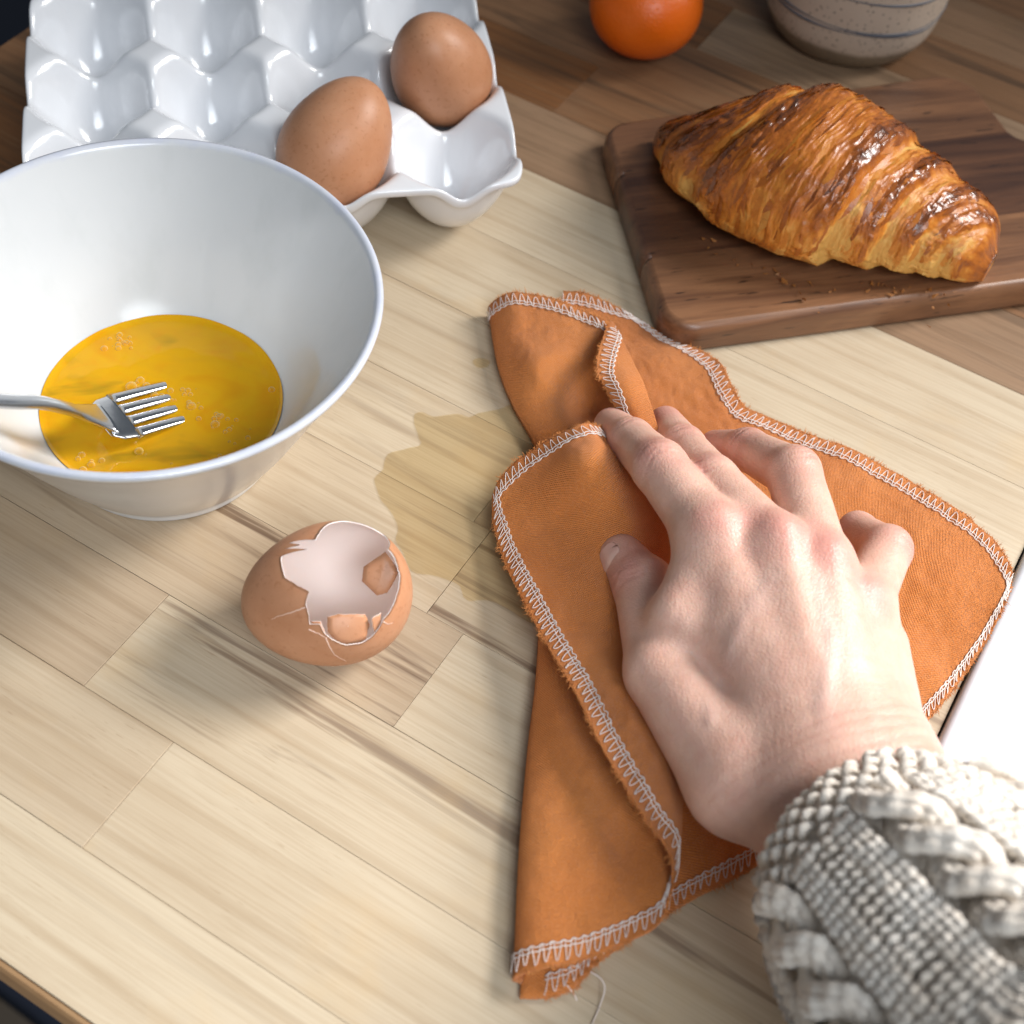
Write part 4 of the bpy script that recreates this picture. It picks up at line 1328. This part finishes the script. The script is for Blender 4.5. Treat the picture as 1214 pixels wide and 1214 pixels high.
def body(P):
    palm = chain(P, [('iM', 'wI', 10.0 * mm, 14 * mm), ('mM', 'wM', 10.0 * mm, 14.5 * mm), ('rM', 'wR', 9.8 * mm, 14.5 * mm), ('pM', 'wP', 9.0 * mm, 14 * mm),
                     ('hY', 'hZ', 11 * mm, 13.5 * mm), ('web', 'webb', 8.5 * mm, 12 * mm), ('iM', 'web', 9.6 * mm, 8.5 * mm), ('iM', 'pM', 8.0 * mm, 7.5 * mm), ('pal', 'wM', 14 * mm, 15 * mm)], 0.006)
    arm = chain(P, [('fL', 'gL', 16.0 * mm, 22 * mm), ('fR', 'gR', 15.0 * mm, 22 * mm), ('wM', 'fR', 15 * mm, 15.5 * mm), ('tC', 'fL', 15.5 * mm, 15.5 * mm)], 0.008)
    palm = smin(palm, arm, 0.012)
    th = chain(P, [('tC', 'tM', 16.0 * mm, 11.2 * mm), ('tM', 'tI', 10.6 * mm, 9.4 * mm), ('tI', 'tT', 9.3 * mm, 7.7 * mm)], 0.003)
    fi = chain(P, [('iM', 'iP', 10.0 * mm, 8.7 * mm), ('iP', 'iD', 8.6 * mm, 7.5 * mm), ('iD', 'iT', 7.4 * mm, 6.2 * mm)])
    fm = chain(P, [('mM', 'mP', 9.8 * mm, 8.6 * mm), ('mP', 'mD', 8.5 * mm, 7.5 * mm), ('mD', 'mT', 7.4 * mm, 6.2 * mm)])
    fr_ = chain(P, [('rM', 'rP', 9.4 * mm, 8.6 * mm), ('rP', 'rD', 8.3 * mm, 7.1 * mm), ('rD', 'rT', 7.0 * mm, 5.7 * mm)])
    fp = chain(P, [('pM', 'pP', 8.8 * mm, 7.7 * mm), ('pP', 'pD', 7.4 * mm, 6.3 * mm), ('pD', 'pT', 6.2 * mm, 5.4 * mm)])
    fing = smin(smin(fi, fm, 0.0014), smin(fr_, fp, 0.0012), 0.0012)
    d = smin(palm, th, 0.0045)
    d = smin(d, fing, 0.0055)
    # knuckle pads, tendons, a raised vein
    for k, r in (('iM', 8.5), ('mM', 9.0), ('rM', 8.5), ('pM', 7.5)):
        d = d - 0.55 * mm * np.exp(-((P - (J[k] + [0, 0, r * mm])) ** 2).sum(1) / (6.5 * mm) ** 2)
    for k, r in (('iP', 7.5), ('mP', 7.5), ('rP', 7.5), ('pP', 7.0), ('tI', 7)):
        d = d - 0.55 * mm * np.exp(-((P - (J[k] + [0, 0, r * mm])) ** 2).sum(1) / (5.0 * mm) ** 2)
    for a, b, h in TEND:
        a_, b_ = J[a] + [0, 0, 10 * mm], J[b] + [0, 0, 13 * mm]
        t = np.clip(((P - a_) @ (b_ - a_)) / ((b_ - a_) @ (b_ - a_)), 0, 1)
        q = np.linalg.norm(P - a_ - t[:, None] * (b_ - a_), axis=1)
        d = d - 1.6 * h * mm * np.exp(-(q / (3.6 * mm)) ** 2) * (1 - 0.75 * t)
    for a, b in (('iM', 'mM'), ('mM', 'rM'), ('rM', 'pM')):                      # valleys between the knuckles
        c = (J[a] + J[b]) / 2 + [0, 0, 9 * mm]
        d = d + 0.25 * mm * np.exp(-((P - c) ** 2).sum(1) / (5.0 * mm) ** 2)
    d = d - 1.1 * mm * np.exp(-((P - bump_pt) ** 2).sum(1) / (4.5 * mm) ** 2)
    for pts in VEINS:
        for a, b in zip(pts[:-1], pts[1:]):
            t = np.clip(((P - a) @ (b - a)) / ((b - a) @ (b - a)), 0, 1)
            q = np.linalg.norm(P - a - t[:, None] * (b - a), axis=1)
            d = d - 0.48 * mm * np.exp(-(q / (2.2 * mm)) ** 2)
    d = d - 1.0 * mm * np.exp(-((P - at(1020, 905, .055)) ** 2).sum(1) / (9 * mm) ** 2)
    return d


VEINS = [[at(*q) for q in c] for c in ([(912, 690, .057), (880, 740, .0535), (845, 800, .049), (840, 850, .047)], [(965, 690, .058), (985, 760, .059), (975, 840, .059), (985, 900, .059)],
                                       [(1010, 750, .051), (1015, 810, .052), (1000, 870, .056)])]


def surface_nets(fn, lo, hi, h):
    n = np.ceil((hi - lo) / h).astype(int) + 1
    xs = [lo[k] + h * np.arange(n[k]) for k in range(3)]
    Fv = np.full(n, 1.0, np.float32)
    # coarse pass finds the blocks that the surface crosses
    B_s = 8
    for i0 in range(0, n[0], B_s):
        for j0 in range(0, n[1], B_s):
            ks = np.arange(0, n[2], B_s)
            c = np.stack([np.full(len(ks), xs[0][min(i0 + B_s // 2, n[0] - 1)]), np.full(len(ks), xs[1][min(j0 + B_s // 2, n[1] - 1)]), lo[2] + h * (ks + B_s // 2)], -1)
            dc = fn(c)
            near = np.abs(dc) < h * B_s * 1.0 + 0.004
            Fv[i0:i0 + B_s, j0:j0 + B_s] = np.repeat(np.sign(dc) * 0.01, B_s)[:n[2]][None, None]
            for k0 in ks[near]:
                sl = (slice(i0, min(i0 + B_s, n[0])), slice(j0, min(j0 + B_s, n[1])), slice(k0, min(k0 + B_s, n[2])))
                g = np.stack(np.meshgrid(xs[0][sl[0]], xs[1][sl[1]], xs[2][sl[2]], indexing='ij'), -1)
                Fv[sl] = fn(g.reshape(-1, 3)).reshape(g.shape[:3])
    S = Fv < 0
    corners = [(i, j, k) for i in (0, 1) for j in (0, 1) for k in (0, 1)]
    cnt = sum(S[i:n[0] - 1 + i, j:n[1] - 1 + j, k:n[2] - 1 + k].astype(np.int8) for i, j, k in corners)
    act = np.argwhere((cnt > 0) & (cnt < 8))
    idx = -np.ones(n - 1, np.int64)
    idx[tuple(act.T)] = np.arange(len(act))
    vals = {c: Fv[tuple((act + c).T)] for c in corners}
    acc = np.zeros((len(act), 3)); num = np.zeros(len(act))
    for a in corners:
        for k in range(3):
            if a[k] == 0:
                b = list(a); b[k] = 1; b = tuple(b)
                fa, fb = vals[a], vals[b]
                m = (fa < 0) != (fb < 0)
                t = np.where(m, fa / (fa - fb + 1e-20), 0)
                p = np.array(a, float)[None] + t[:, None] * (np.array(b) - np.array(a))[None]
                acc[m] += p[m]; num[m] += 1
    V = lo + h * (act + acc / num[:, None])
    Fs = []
    for k in range(3):
        a, b = (k + 1) % 3, (k + 2) % 3
        sl0 = [slice(1, n[0] - 1)] * 3; sl0 = [slice(1, n[q] - 1) for q in range(3)]
        s0 = S[tuple(sl0)]
        sl1 = list(sl0); sl1[k] = slice(2, n[k])
        s1 = S[tuple(sl1)]
        e = np.argwhere(s0 != s1) + 1
        fl_ = s0[tuple((e - 1).T)]
        da, db = np.zeros(3, int), np.zeros(3, int); da[a] = 1; db[b] = 1
        q = [idx[tuple((e - da - db).T)], idx[tuple((e - db).T)], idx[tuple(e.T)], idx[tuple((e - da).T)]]
        q = np.stack(q, -1)
        q[~fl_] = q[~fl_][:, ::-1]
        Fs.append(q[(q >= 0).all(1)])
    return V, np.vstack(Fs)


pts = np.array([v for k, v in J.items() if k not in ('gL', 'gR')])
lo, hi = pts.min(0) - 0.022, pts.max(0) + 0.024
lo[2] = max(lo[2], -0.002)
hi += np.array([0.012, 0.0, 0.004]); lo[1] -= 0.004
HV, HF = surface_nets(body, lo, hi, 0.00085)


def grad(P, e=0.0003):
    return np.stack([body(P + np.eye(3)[k] * e) - body(P - np.eye(3)[k] * e) for k in range(3)], -1) / (2 * e)


for _ in range(2):
    g = grad(HV)
    HV = HV - g * (body(HV) / ((g ** 2).sum(1) + 1e-9))[:, None]
HN = grad(HV); HN /= np.linalg.norm(HN, axis=1, keepdims=True)

# skin creases over the finger joints, the wrist and the thumb
red = np.zeros(len(HV)); cre = np.zeros(len(HV))
disp = np.zeros(len(HV))
for a, b, c, rr, offs in (('iM', 'iP', 'iD', 9, (-4.2, -2.2, -0.5, 1.4, 3.4)), ('mM', 'mP', 'mD', 9, (-4.0, -2.0, -0.2, 1.8, 3.6)), ('rM', 'rP', 'rD', 9, (-3.4, -1.2, 0.8, 2.8)),
                          ('pM', 'pP', 'pD', 8, (-2.6, -0.6, 1.5)), ('tM', 'tI', 'tT', 10, (-4.6, -2.8, -1.0, 0.8, 2.6, 4.4)), ('iP', 'iD', 'iT', 7.5, (-1.2, 0.6)), ('mP', 'mD', 'mT', 7.5, (-1.0, 0.8)), ('rP', 'rD', 'rT', 7, (-0.8, 0.9))):
    ax = J[c] - J[a]; ax /= np.linalg.norm(ax)
    dors = J[b] - (J[a] + J[c]) / 2; dors = dors - ax * (dors @ ax); dors /= np.linalg.norm(dors) + 1e-9
    if a == 'tM': dors = np.array([-0.75, 0.1, 0.65])
    if a[1] == 'P': dors = np.array([-0.3, 0, 0.95])
    side = np.cross(ax, dors)
    R = HV - J[b]
    s, u = R @ ax, R @ side
    msk = np.exp(-((np.linalg.norm(R, axis=1) - rr * mm) / (4 * mm)) ** 2) * np.clip((HN @ dors - 0.15) * 1.8, 0, 1)
    s2 = s + 0.5 * mm * np.sin(u * 700 + len(offs)) + 0.18 * (u ** 2) / (7 * mm)
    for k, o_ in enumerate(offs):
        g = np.exp(-((s2 - o_ * mm) / (0.42 * mm)) ** 2) * msk * np.exp(-(u / (6.0 * mm)) ** 2) * (0.6 + 0.4 * math.sin(k * 2.1 + 1))
        disp -= 0.48 * mm * g; cre += g
    red += (0.75 if a[1] == 'M' else 0.35) * np.exp(-((R - dors * rr * mm) ** 2).sum(1) / (8 * mm) ** 2)
for k in ('iM', 'mM', 'rM', 'pM'):
    red += 0.75 * np.exp(-((HV - J[k] - [0, 0, 10 * mm]) ** 2).sum(1) / (9 * mm) ** 2)
for k in ('iT', 'mT', 'rT', 'pT', 'tT'):
    red += 0.55 * np.exp(-((HV - J[k]) ** 2).sum(1) / (13 * mm) ** 2)
for k in ('rD', 'pD', 'pP', 'tI'):
    red += 0.3 * np.exp(-((HV - J[k]) ** 2).sum(1) / (11 * mm) ** 2)
red += 0.38 * fbm(HV * 130, 3, 77)
wx = (J['wM'] + J['fR']) / 2
wax = J['gR'] - J['mM']; wax /= np.linalg.norm(wax)
sw = (HV - wx) @ wax
for o_ in (-9, -5.5, -2.2, 2.0, 6):
    g = np.exp(-((sw - o_ * mm + 1.2 * mm * fbm(HV * 60, 2, 9 + int(o_))) / (0.7 * mm)) ** 2) * np.clip(HN[:, 2], 0, 1)
    disp -= 0.13 * mm * g; cre += 0.35 * g
vein = np.zeros(len(HV))
for pts_ in VEINS:
    for a, b in zip(pts_[:-1], pts_[1:]):
        t = np.clip(((HV - a) @ (b - a)) / ((b - a) @ (b - a)), 0, 1)
        vein = np.maximum(vein, np.exp(-((np.linalg.norm(HV - a - t[:, None] * (b - a), axis=1) - 1.0 * mm) / (2.6 * mm)) ** 2))
fine = fbm(HV * 900, 2, 87)
disp += 0.035 * mm * fine + 0.10 * mm * fbm(HV * 170, 3, 89)

# thumb and index nails: patch of skin lifted into a plate
nail_dir = np.array([-0.80, 0.05, 0.62]); nail_dir /= np.linalg.norm(nail_dir)


def nail(a, b, dirn, wid, length, s0, name, label):
    ax = J[b] - J[a]; ax /= np.linalg.norm(ax)
    dn = dirn - ax * (dirn @ ax); dn /= np.linalg.norm(dn)
    sd_ = np.cross(ax, dn)
    nu, nv = 21, 25
    P = np.zeros((nu, nv, 3))
    for i, u in enumerate(np.linspace(-1, 1, nu)):
        for j, v in enumerate(np.linspace(0, 1, nv)):
            tipround = 1 - 0.22 * max(0, (v - 0.75) / 0.25) ** 2 - 0.30 * max(0, (0.22 - v) / 0.22) ** 2
            ph = u * wid * tipround
            P[i, j] = J[b] + ax * (s0 + length * (v - 0.12 * u * u * (1 if v > .5 else -0.6))) + (math.cos(ph) * dn + math.sin(ph) * sd_) * 0.012
    Q = P.reshape(-1, 3)
    for _ in range(14):                                                   # drop the plate onto the skin
        core = J[b] + ax * ((Q - J[b]) @ ax)[:, None].clip(-1, 0.002)
        dv = Q - core; dv /= np.linalg.norm(dv, axis=1, keepdims=True)
        Q = Q - dv * body(Q)[:, None] * 0.8
    g = grad(Q); g /= np.linalg.norm(g, axis=1, keepdims=True)
    uu, vv = np.meshgrid(np.linspace(-1, 1, nu), np.linspace(0, 1, nv), indexing='ij')
    lift_ = 0.00032 - 0.00075 * np.clip((np.abs(uu) - 0.80) / 0.20, 0, 1) ** 2 - 0.00045 * np.clip((0.34 - vv) / 0.34, 0, 1) ** 1.5 - 0.0006 * np.clip((vv - 0.84) / 0.16, 0, 1) ** 2
    Q = Q + g * lift_.reshape(-1, 1)
    o = make(name, Q, grid_faces(nu, nv), NAIL, person)
    vattr(o, 'v', vv.ravel())
    o['label'] = label
    return o


msn = M('skin', Roughness=0.42, Specular_IOR_Level=0.42, Subsurface_Weight=0.30, Subsurface_Radius=(0.0060, 0.0022, 0.0012), Subsurface_Scale=0.6)
ra, ca_, va = msn.attr('red'), msn.attr('crease'), msn.attr('vein')
s1 = msn.noise(msn.coord((160, 160, 160)), 1, 4, 0.6)
s2 = msn.noise(msn.coord((700, 700, 700)), 1, 3, 0.6)
sk_ = msn.mix(msn.rng(s1, 0.3, 0.7), (0.71, 0.450, 0.355), (0.645, 0.380, 0.290))
sk_ = msn.mix(msn.math('MULTIPLY', msn.rng(ra, 0.05, 0.9), 0.64), sk_, (0.60, 0.235, 0.20))
sk_ = msn.mix(msn.math('MULTIPLY', va, 0.20), sk_, (0.42, 0.34, 0.33))
sk_ = msn.mix(msn.math('MULTIPLY', ca_, 0.55), sk_, (0.46, 0.18, 0.14))
sk_ = msn.mix(msn.math('MULTIPLY', msn.rng(s2, 0.5, 0.8), 0.18), sk_, (0.56, 0.28, 0.225))
msn.set('Base_Color', sk_)
vb = msn.vor(msn.coord((820, 820, 820)), 1, 'DISTANCE_TO_EDGE')
nb_ = msn.bump(msn.rng(vb, 0.0, 0.22), 0.24, 0.00028)
nb_ = msn.bump(s2, 0.22, 0.0004, nb_)
msn.bump(msn.noise(msn.coord((500, 190, 300)), 1, 3, 0.6, 0.8), 0.13, 0.0008, nb_)
mna = M('nail', Roughness=0.34, Coat_Weight=0.1, Coat_Roughness=0.2, Subsurface_Weight=0.15, Subsurface_Radius=(0.003, 0.001, 0.0007))
nv_ = mna.attr('v')
mna.set('Base_Color', mna.ramp(nv_, [(0.0, (0.66, 0.40, 0.31)), (0.14, (0.70, 0.46, 0.38)), (0.26, (0.70, 0.43, 0.36)), (0.90, (0.70, 0.42, 0.35)), (0.96, (0.76, 0.58, 0.50))]))
NAIL = mna.m

ho = J['wM'] * [1, 1, 0]
person = make('person', HV + HN * disp[:, None], HF, msn.m, None, origin=ho)
vattr(person, 'red', red); vattr(person, 'crease', np.clip(cre, 0, 1)); vattr(person, 'vein', vein)
tag(person, 'bare right hand in a chunky cream knitted sleeve pressing its fingers into the orange cloth', 'person')
nail('tI', 'tT', np.array([-0.88, -0.10, 0.50]), 0.66, 0.0094, -0.0074, 'nail', 'thumb nail')

# ================================================================== knitted sleeve
mkn = M('cream_wool', Roughness=0.9, Specular_IOR_Level=0.15, Sheen_Weight=0.4, Sheen_Roughness=0.4)
hgt = mkn.attr('loft')
kn = mkn.noise(mkn.coord((380, 380, 380)), 1, 4, 0.65)
kn2 = mkn.noise(mkn.coord((110, 110, 110)), 1, 3, 0.6)
kc_ = mkn.mix(mkn.rng(kn2, 0.35, 0.68), (0.86, 0.80, 0.72), (0.75, 0.66, 0.56))
kc_ = mkn.mix(mkn.math('MULTIPLY', mkn.rng(kn, 0.55, 0.75), 0.40), kc_, (0.47, 0.37, 0.29))
mkn.set('Base_Color', kc_)
mkn.bump(kn, 0.6, 0.0012)
SA = spline(np.array([at(1009, 996, .0400), at(1050, 1035, .0470), at(1120, 1110, .0560), at(1215, 1215, .0680), at(1340, 1345, .0850), at(1500, 1520, .110)]), 330)
nsx, nax = 330, 520
sT = np.gradient(SA, axis=0); sT /= np.linalg.norm(sT, axis=1, keepdims=True)
sX = np.cross(sT, [0, 0, 1.0]); sX /= np.linalg.norm(sX, axis=1, keepdims=True)
sY = np.cross(sX, sT)
sl = np.r_[0, np.cumsum(np.linalg.norm(np.diff(SA, axis=0), axis=1))]
rS = np.interp(sl, [0, .002, .006, .014, .028, .05, .08, .3], [.0245, .0282, .0310, .0345, .0385, .0420, .0440, .048])
rS = np.convolve(np.pad(rS, 4, 'edge'), np.ones(9) / 9, 'valid'); rS[0] -= .001
an = np.linspace(0, 2 * np.pi, nax, endpoint=False)
SS, AN = np.meshgrid(sl, an, indexing='ij')
arc = AN * 0.040
loft = -0.0016 + 0.0004 * fbm(np.stack([SS * 160, np.cos(AN) * 7, np.sin(AN) * 7], -1), 3, 6) - 0.0006
loft *= np.clip(SS / 0.002, 0.15, 1)
ell = 1 / np.sqrt((np.cos(AN) / 1.05) ** 2 + (np.sin(AN) / 0.95) ** 2)
RR = rS[:, None] * ell + loft + 0.0022 * fbm(np.stack([SS * 26, np.cos(AN) * 1.6, np.sin(AN) * 1.6], -1), 2, 7)
V = SA[:, None] + RR[..., None] * (np.cos(AN)[..., None] * sX[:, None] + np.sin(AN)[..., None] * sY[:, None])
# inner lip of the cuff
inn = []
for q, (dr, ds) in enumerate(((-0.0035, 0.0004), (-0.0052, 0.003), (-0.0055, 0.02))):
    i = int(np.searchsorted(sl, ds))
    inn.append(SA[i] + (rS[0] + dr) * (np.cos(an)[:, None] * sX[i] + np.sin(an)[:, None] * sY[i]) * 1.0)
Vall = np.concatenate([np.array(inn)[::-1], V], 0)
o = make('sweater_sleeve', Vall.reshape(-1, 3), grid_faces(Vall.shape[0], nax, False, True)[:, ::-1], mkn.m, person)
vattr(o, 'loft', np.concatenate([np.zeros((3, nax)), loft], 0).ravel())
o['label'] = 'chunky cream cable knit sleeve'
# the yarn itself: seed stitches at the cuff, then bands of knit loops between twisted cables
vS = rS


def sleeve_pt(s, a, h):
    s, a, h = (np.atleast_1d(np.asarray(x, float)) for x in (s, a, h))
    i = np.interp(s, sl, np.arange(nsx))
    i0 = np.clip(i.astype(int), 0, nsx - 2); f = (i - i0)[:, None]
    c = SA[i0] * (1 - f) + SA[i0 + 1] * f
    x = sX[i0] * (1 - f) + sX[i0 + 1] * f; y = sY[i0] * (1 - f) + sY[i0 + 1] * f
    r = vS[i0] * (1 - f[:, 0]) + vS[i0 + 1] * f[:, 0]
    r = r / np.sqrt((np.cos(a) / 1.05) ** 2 + (np.sin(a) / 0.95) ** 2)
    r = r + 0.0016 * fbm(np.stack([s * 26, np.cos(a) * 1.6, np.sin(a) * 1.6], -1), 2, 7)
    return c + (r + h)[:, None] * (np.cos(a)[:, None] * x + np.sin(a)[:, None] * y)


SMAX = 0.150
yarn = Bag()
nc, rowh = 66, 0.0036
for k in range(nc):                                              # seed stitch cuff
    for r_i in range(6):
        if (k + r_i) % 2: continue
        a0 = 2 * np.pi * (k + 0.5 + rng.normal(0, .10)) / nc; s0_ = 0.0016 + r_i * 0.0030 + rng.normal(0, .0003)
        da = 2 * np.pi / nc * 0.85
        aa = a0 + da * np.array([-.9, -.45, 0, .45, .9])
        hh = 0.0008 * np.array([-1.2, .6, 1.1, .6, -1.2])
        yarn.add(*tube(sleeve_pt(s0_ + 0.0006 * np.array([1, 0, -.4, 0, 1]), aa, hh), np.array([.0008, .0013, .0015, .0013, .0008]) * rng.uniform(.85, 1.15), 7))
NREP = 6
for rep in range(NREP):
    base_a = 2 * np.pi * (rep + 0.30) / NREP
    wrep = 2 * np.pi / NREP
    # two columns of knit loops and one of purl bumps on each side of the cable
    for col, off_ in enumerate((-0.46, -0.365, -0.27, 0.27, 0.365, 0.46)):
        for r_i in range(int((SMAX - 0.019) / rowh)):
            s0_ = 0.020 + r_i * rowh + rng.normal(0, .0003)
            a0 = base_a + wrep * off_ + rng.normal(0, .006)
            if col in (0, 5):
                da = wrep * 0.055
                P_ = sleeve_pt(s0_ + 0.0008 * np.array([1, 0, -.3, 0, 1]), a0 + da * np.array([-1, -.5, 0, .5, 1]), 0.0009 * np.array([-1.2, .8, 1.3, .8, -1.2]))
                yarn.add(*tube(P_, np.array([.0008, .0014, .0016, .0014, .0008]) * rng.uniform(.85, 1.15), 7))
            else:
                for sg in (-1, 1):
                    da = wrep * 0.030
                    P_ = sleeve_pt(s0_ + np.array([0.0026, 0.0014, 0, -0.0014, -0.0026]), a0 + sg * da * np.array([0.12, 0.45, 0.75, 1.0, 1.1]), 0.0010 * np.array([-.6, .9, 1.2, .7, -1.0]))
                    yarn.add(*tube(P_, np.array([.0008, .0014, .0016, .0014, .0009]) * rng.uniform(.9, 1.1), 7))
    # cable: two strands of three plies that cross over each other
    ss_ = np.linspace(0.016, SMAX, 170)
    phs = 2 * np.pi * ss_ / 0.034 + rep * 1.3
    for sg in (-1, 1):
        for ply_ in (-1, 0, 1):
            aa = base_a + wrep * (sg * 0.105 * np.sin(phs) + 0.062 * ply_ * (0.75 + 0.25 * np.abs(np.cos(phs))))
            hh = 0.0014 + 0.0026 * sg * np.cos(phs) - 0.0007 * ply_ ** 2
            rr_y = 0.00185 * (1 + 0.26 * np.abs(np.sin(np.pi * ss_ / 0.0040 + ply_ * 1.1)) - 0.10) * (1 + 0.12 * fbm(np.c_[ss_ * 300, ss_ * 0 + ply_ + 5 * sg, ss_ * 0 + rep], 2, 4))
            yarn.add(*tube(sleeve_pt(ss_, aa, hh), rr_y, 8))
oy = yarn.build('knit_yarn', mkn.m, o)
vattr(oy, 'loft', np.zeros(yarn.n)); oy['kind'] = 'stuff'
# woolly fuzz
fz_ = Bag()
for q in range(15000):
    i, j = rng.integers(0, 300), rng.integers(0, nax)
    p = V[i, j] + (np.cos(an[j]) * sX[i] + np.sin(an[j]) * sY[i]) * 0.0022; n = np.cos(an[j]) * sX[i] + np.sin(an[j]) * sY[i]
    if n @ (CAM - p) < -0.05: continue
    d1 = n * rng.uniform(.2, .9) + rng.normal(0, .7, 3); d1 /= np.linalg.norm(d1)
    d2 = d1 + rng.normal(0, .7, 3); d2 /= np.linalg.norm(d2)
    ln = abs(rng.normal(.0018, .001)) + .0005
    b0 = p - n * .0004; b1 = b0 + d1 * ln * .6; b2 = b1 + d2 * ln * .6
    w_ = np.cross(d1, n); w_ = w_ / (np.linalg.norm(w_) + 1e-9) * 0.00006
    fz_.add(np.array([b0 - w_, b0 + w_, b1 + w_, b1 - w_, b2]), np.array([(0, 1, 2), (0, 2, 3), (3, 2, 4)]))
o = fz_.build('wool_fuzz', mkn.m, person, smooth=False); o['kind'] = 'stuff'
vattr(o, 'loft', np.zeros(fz_.n))
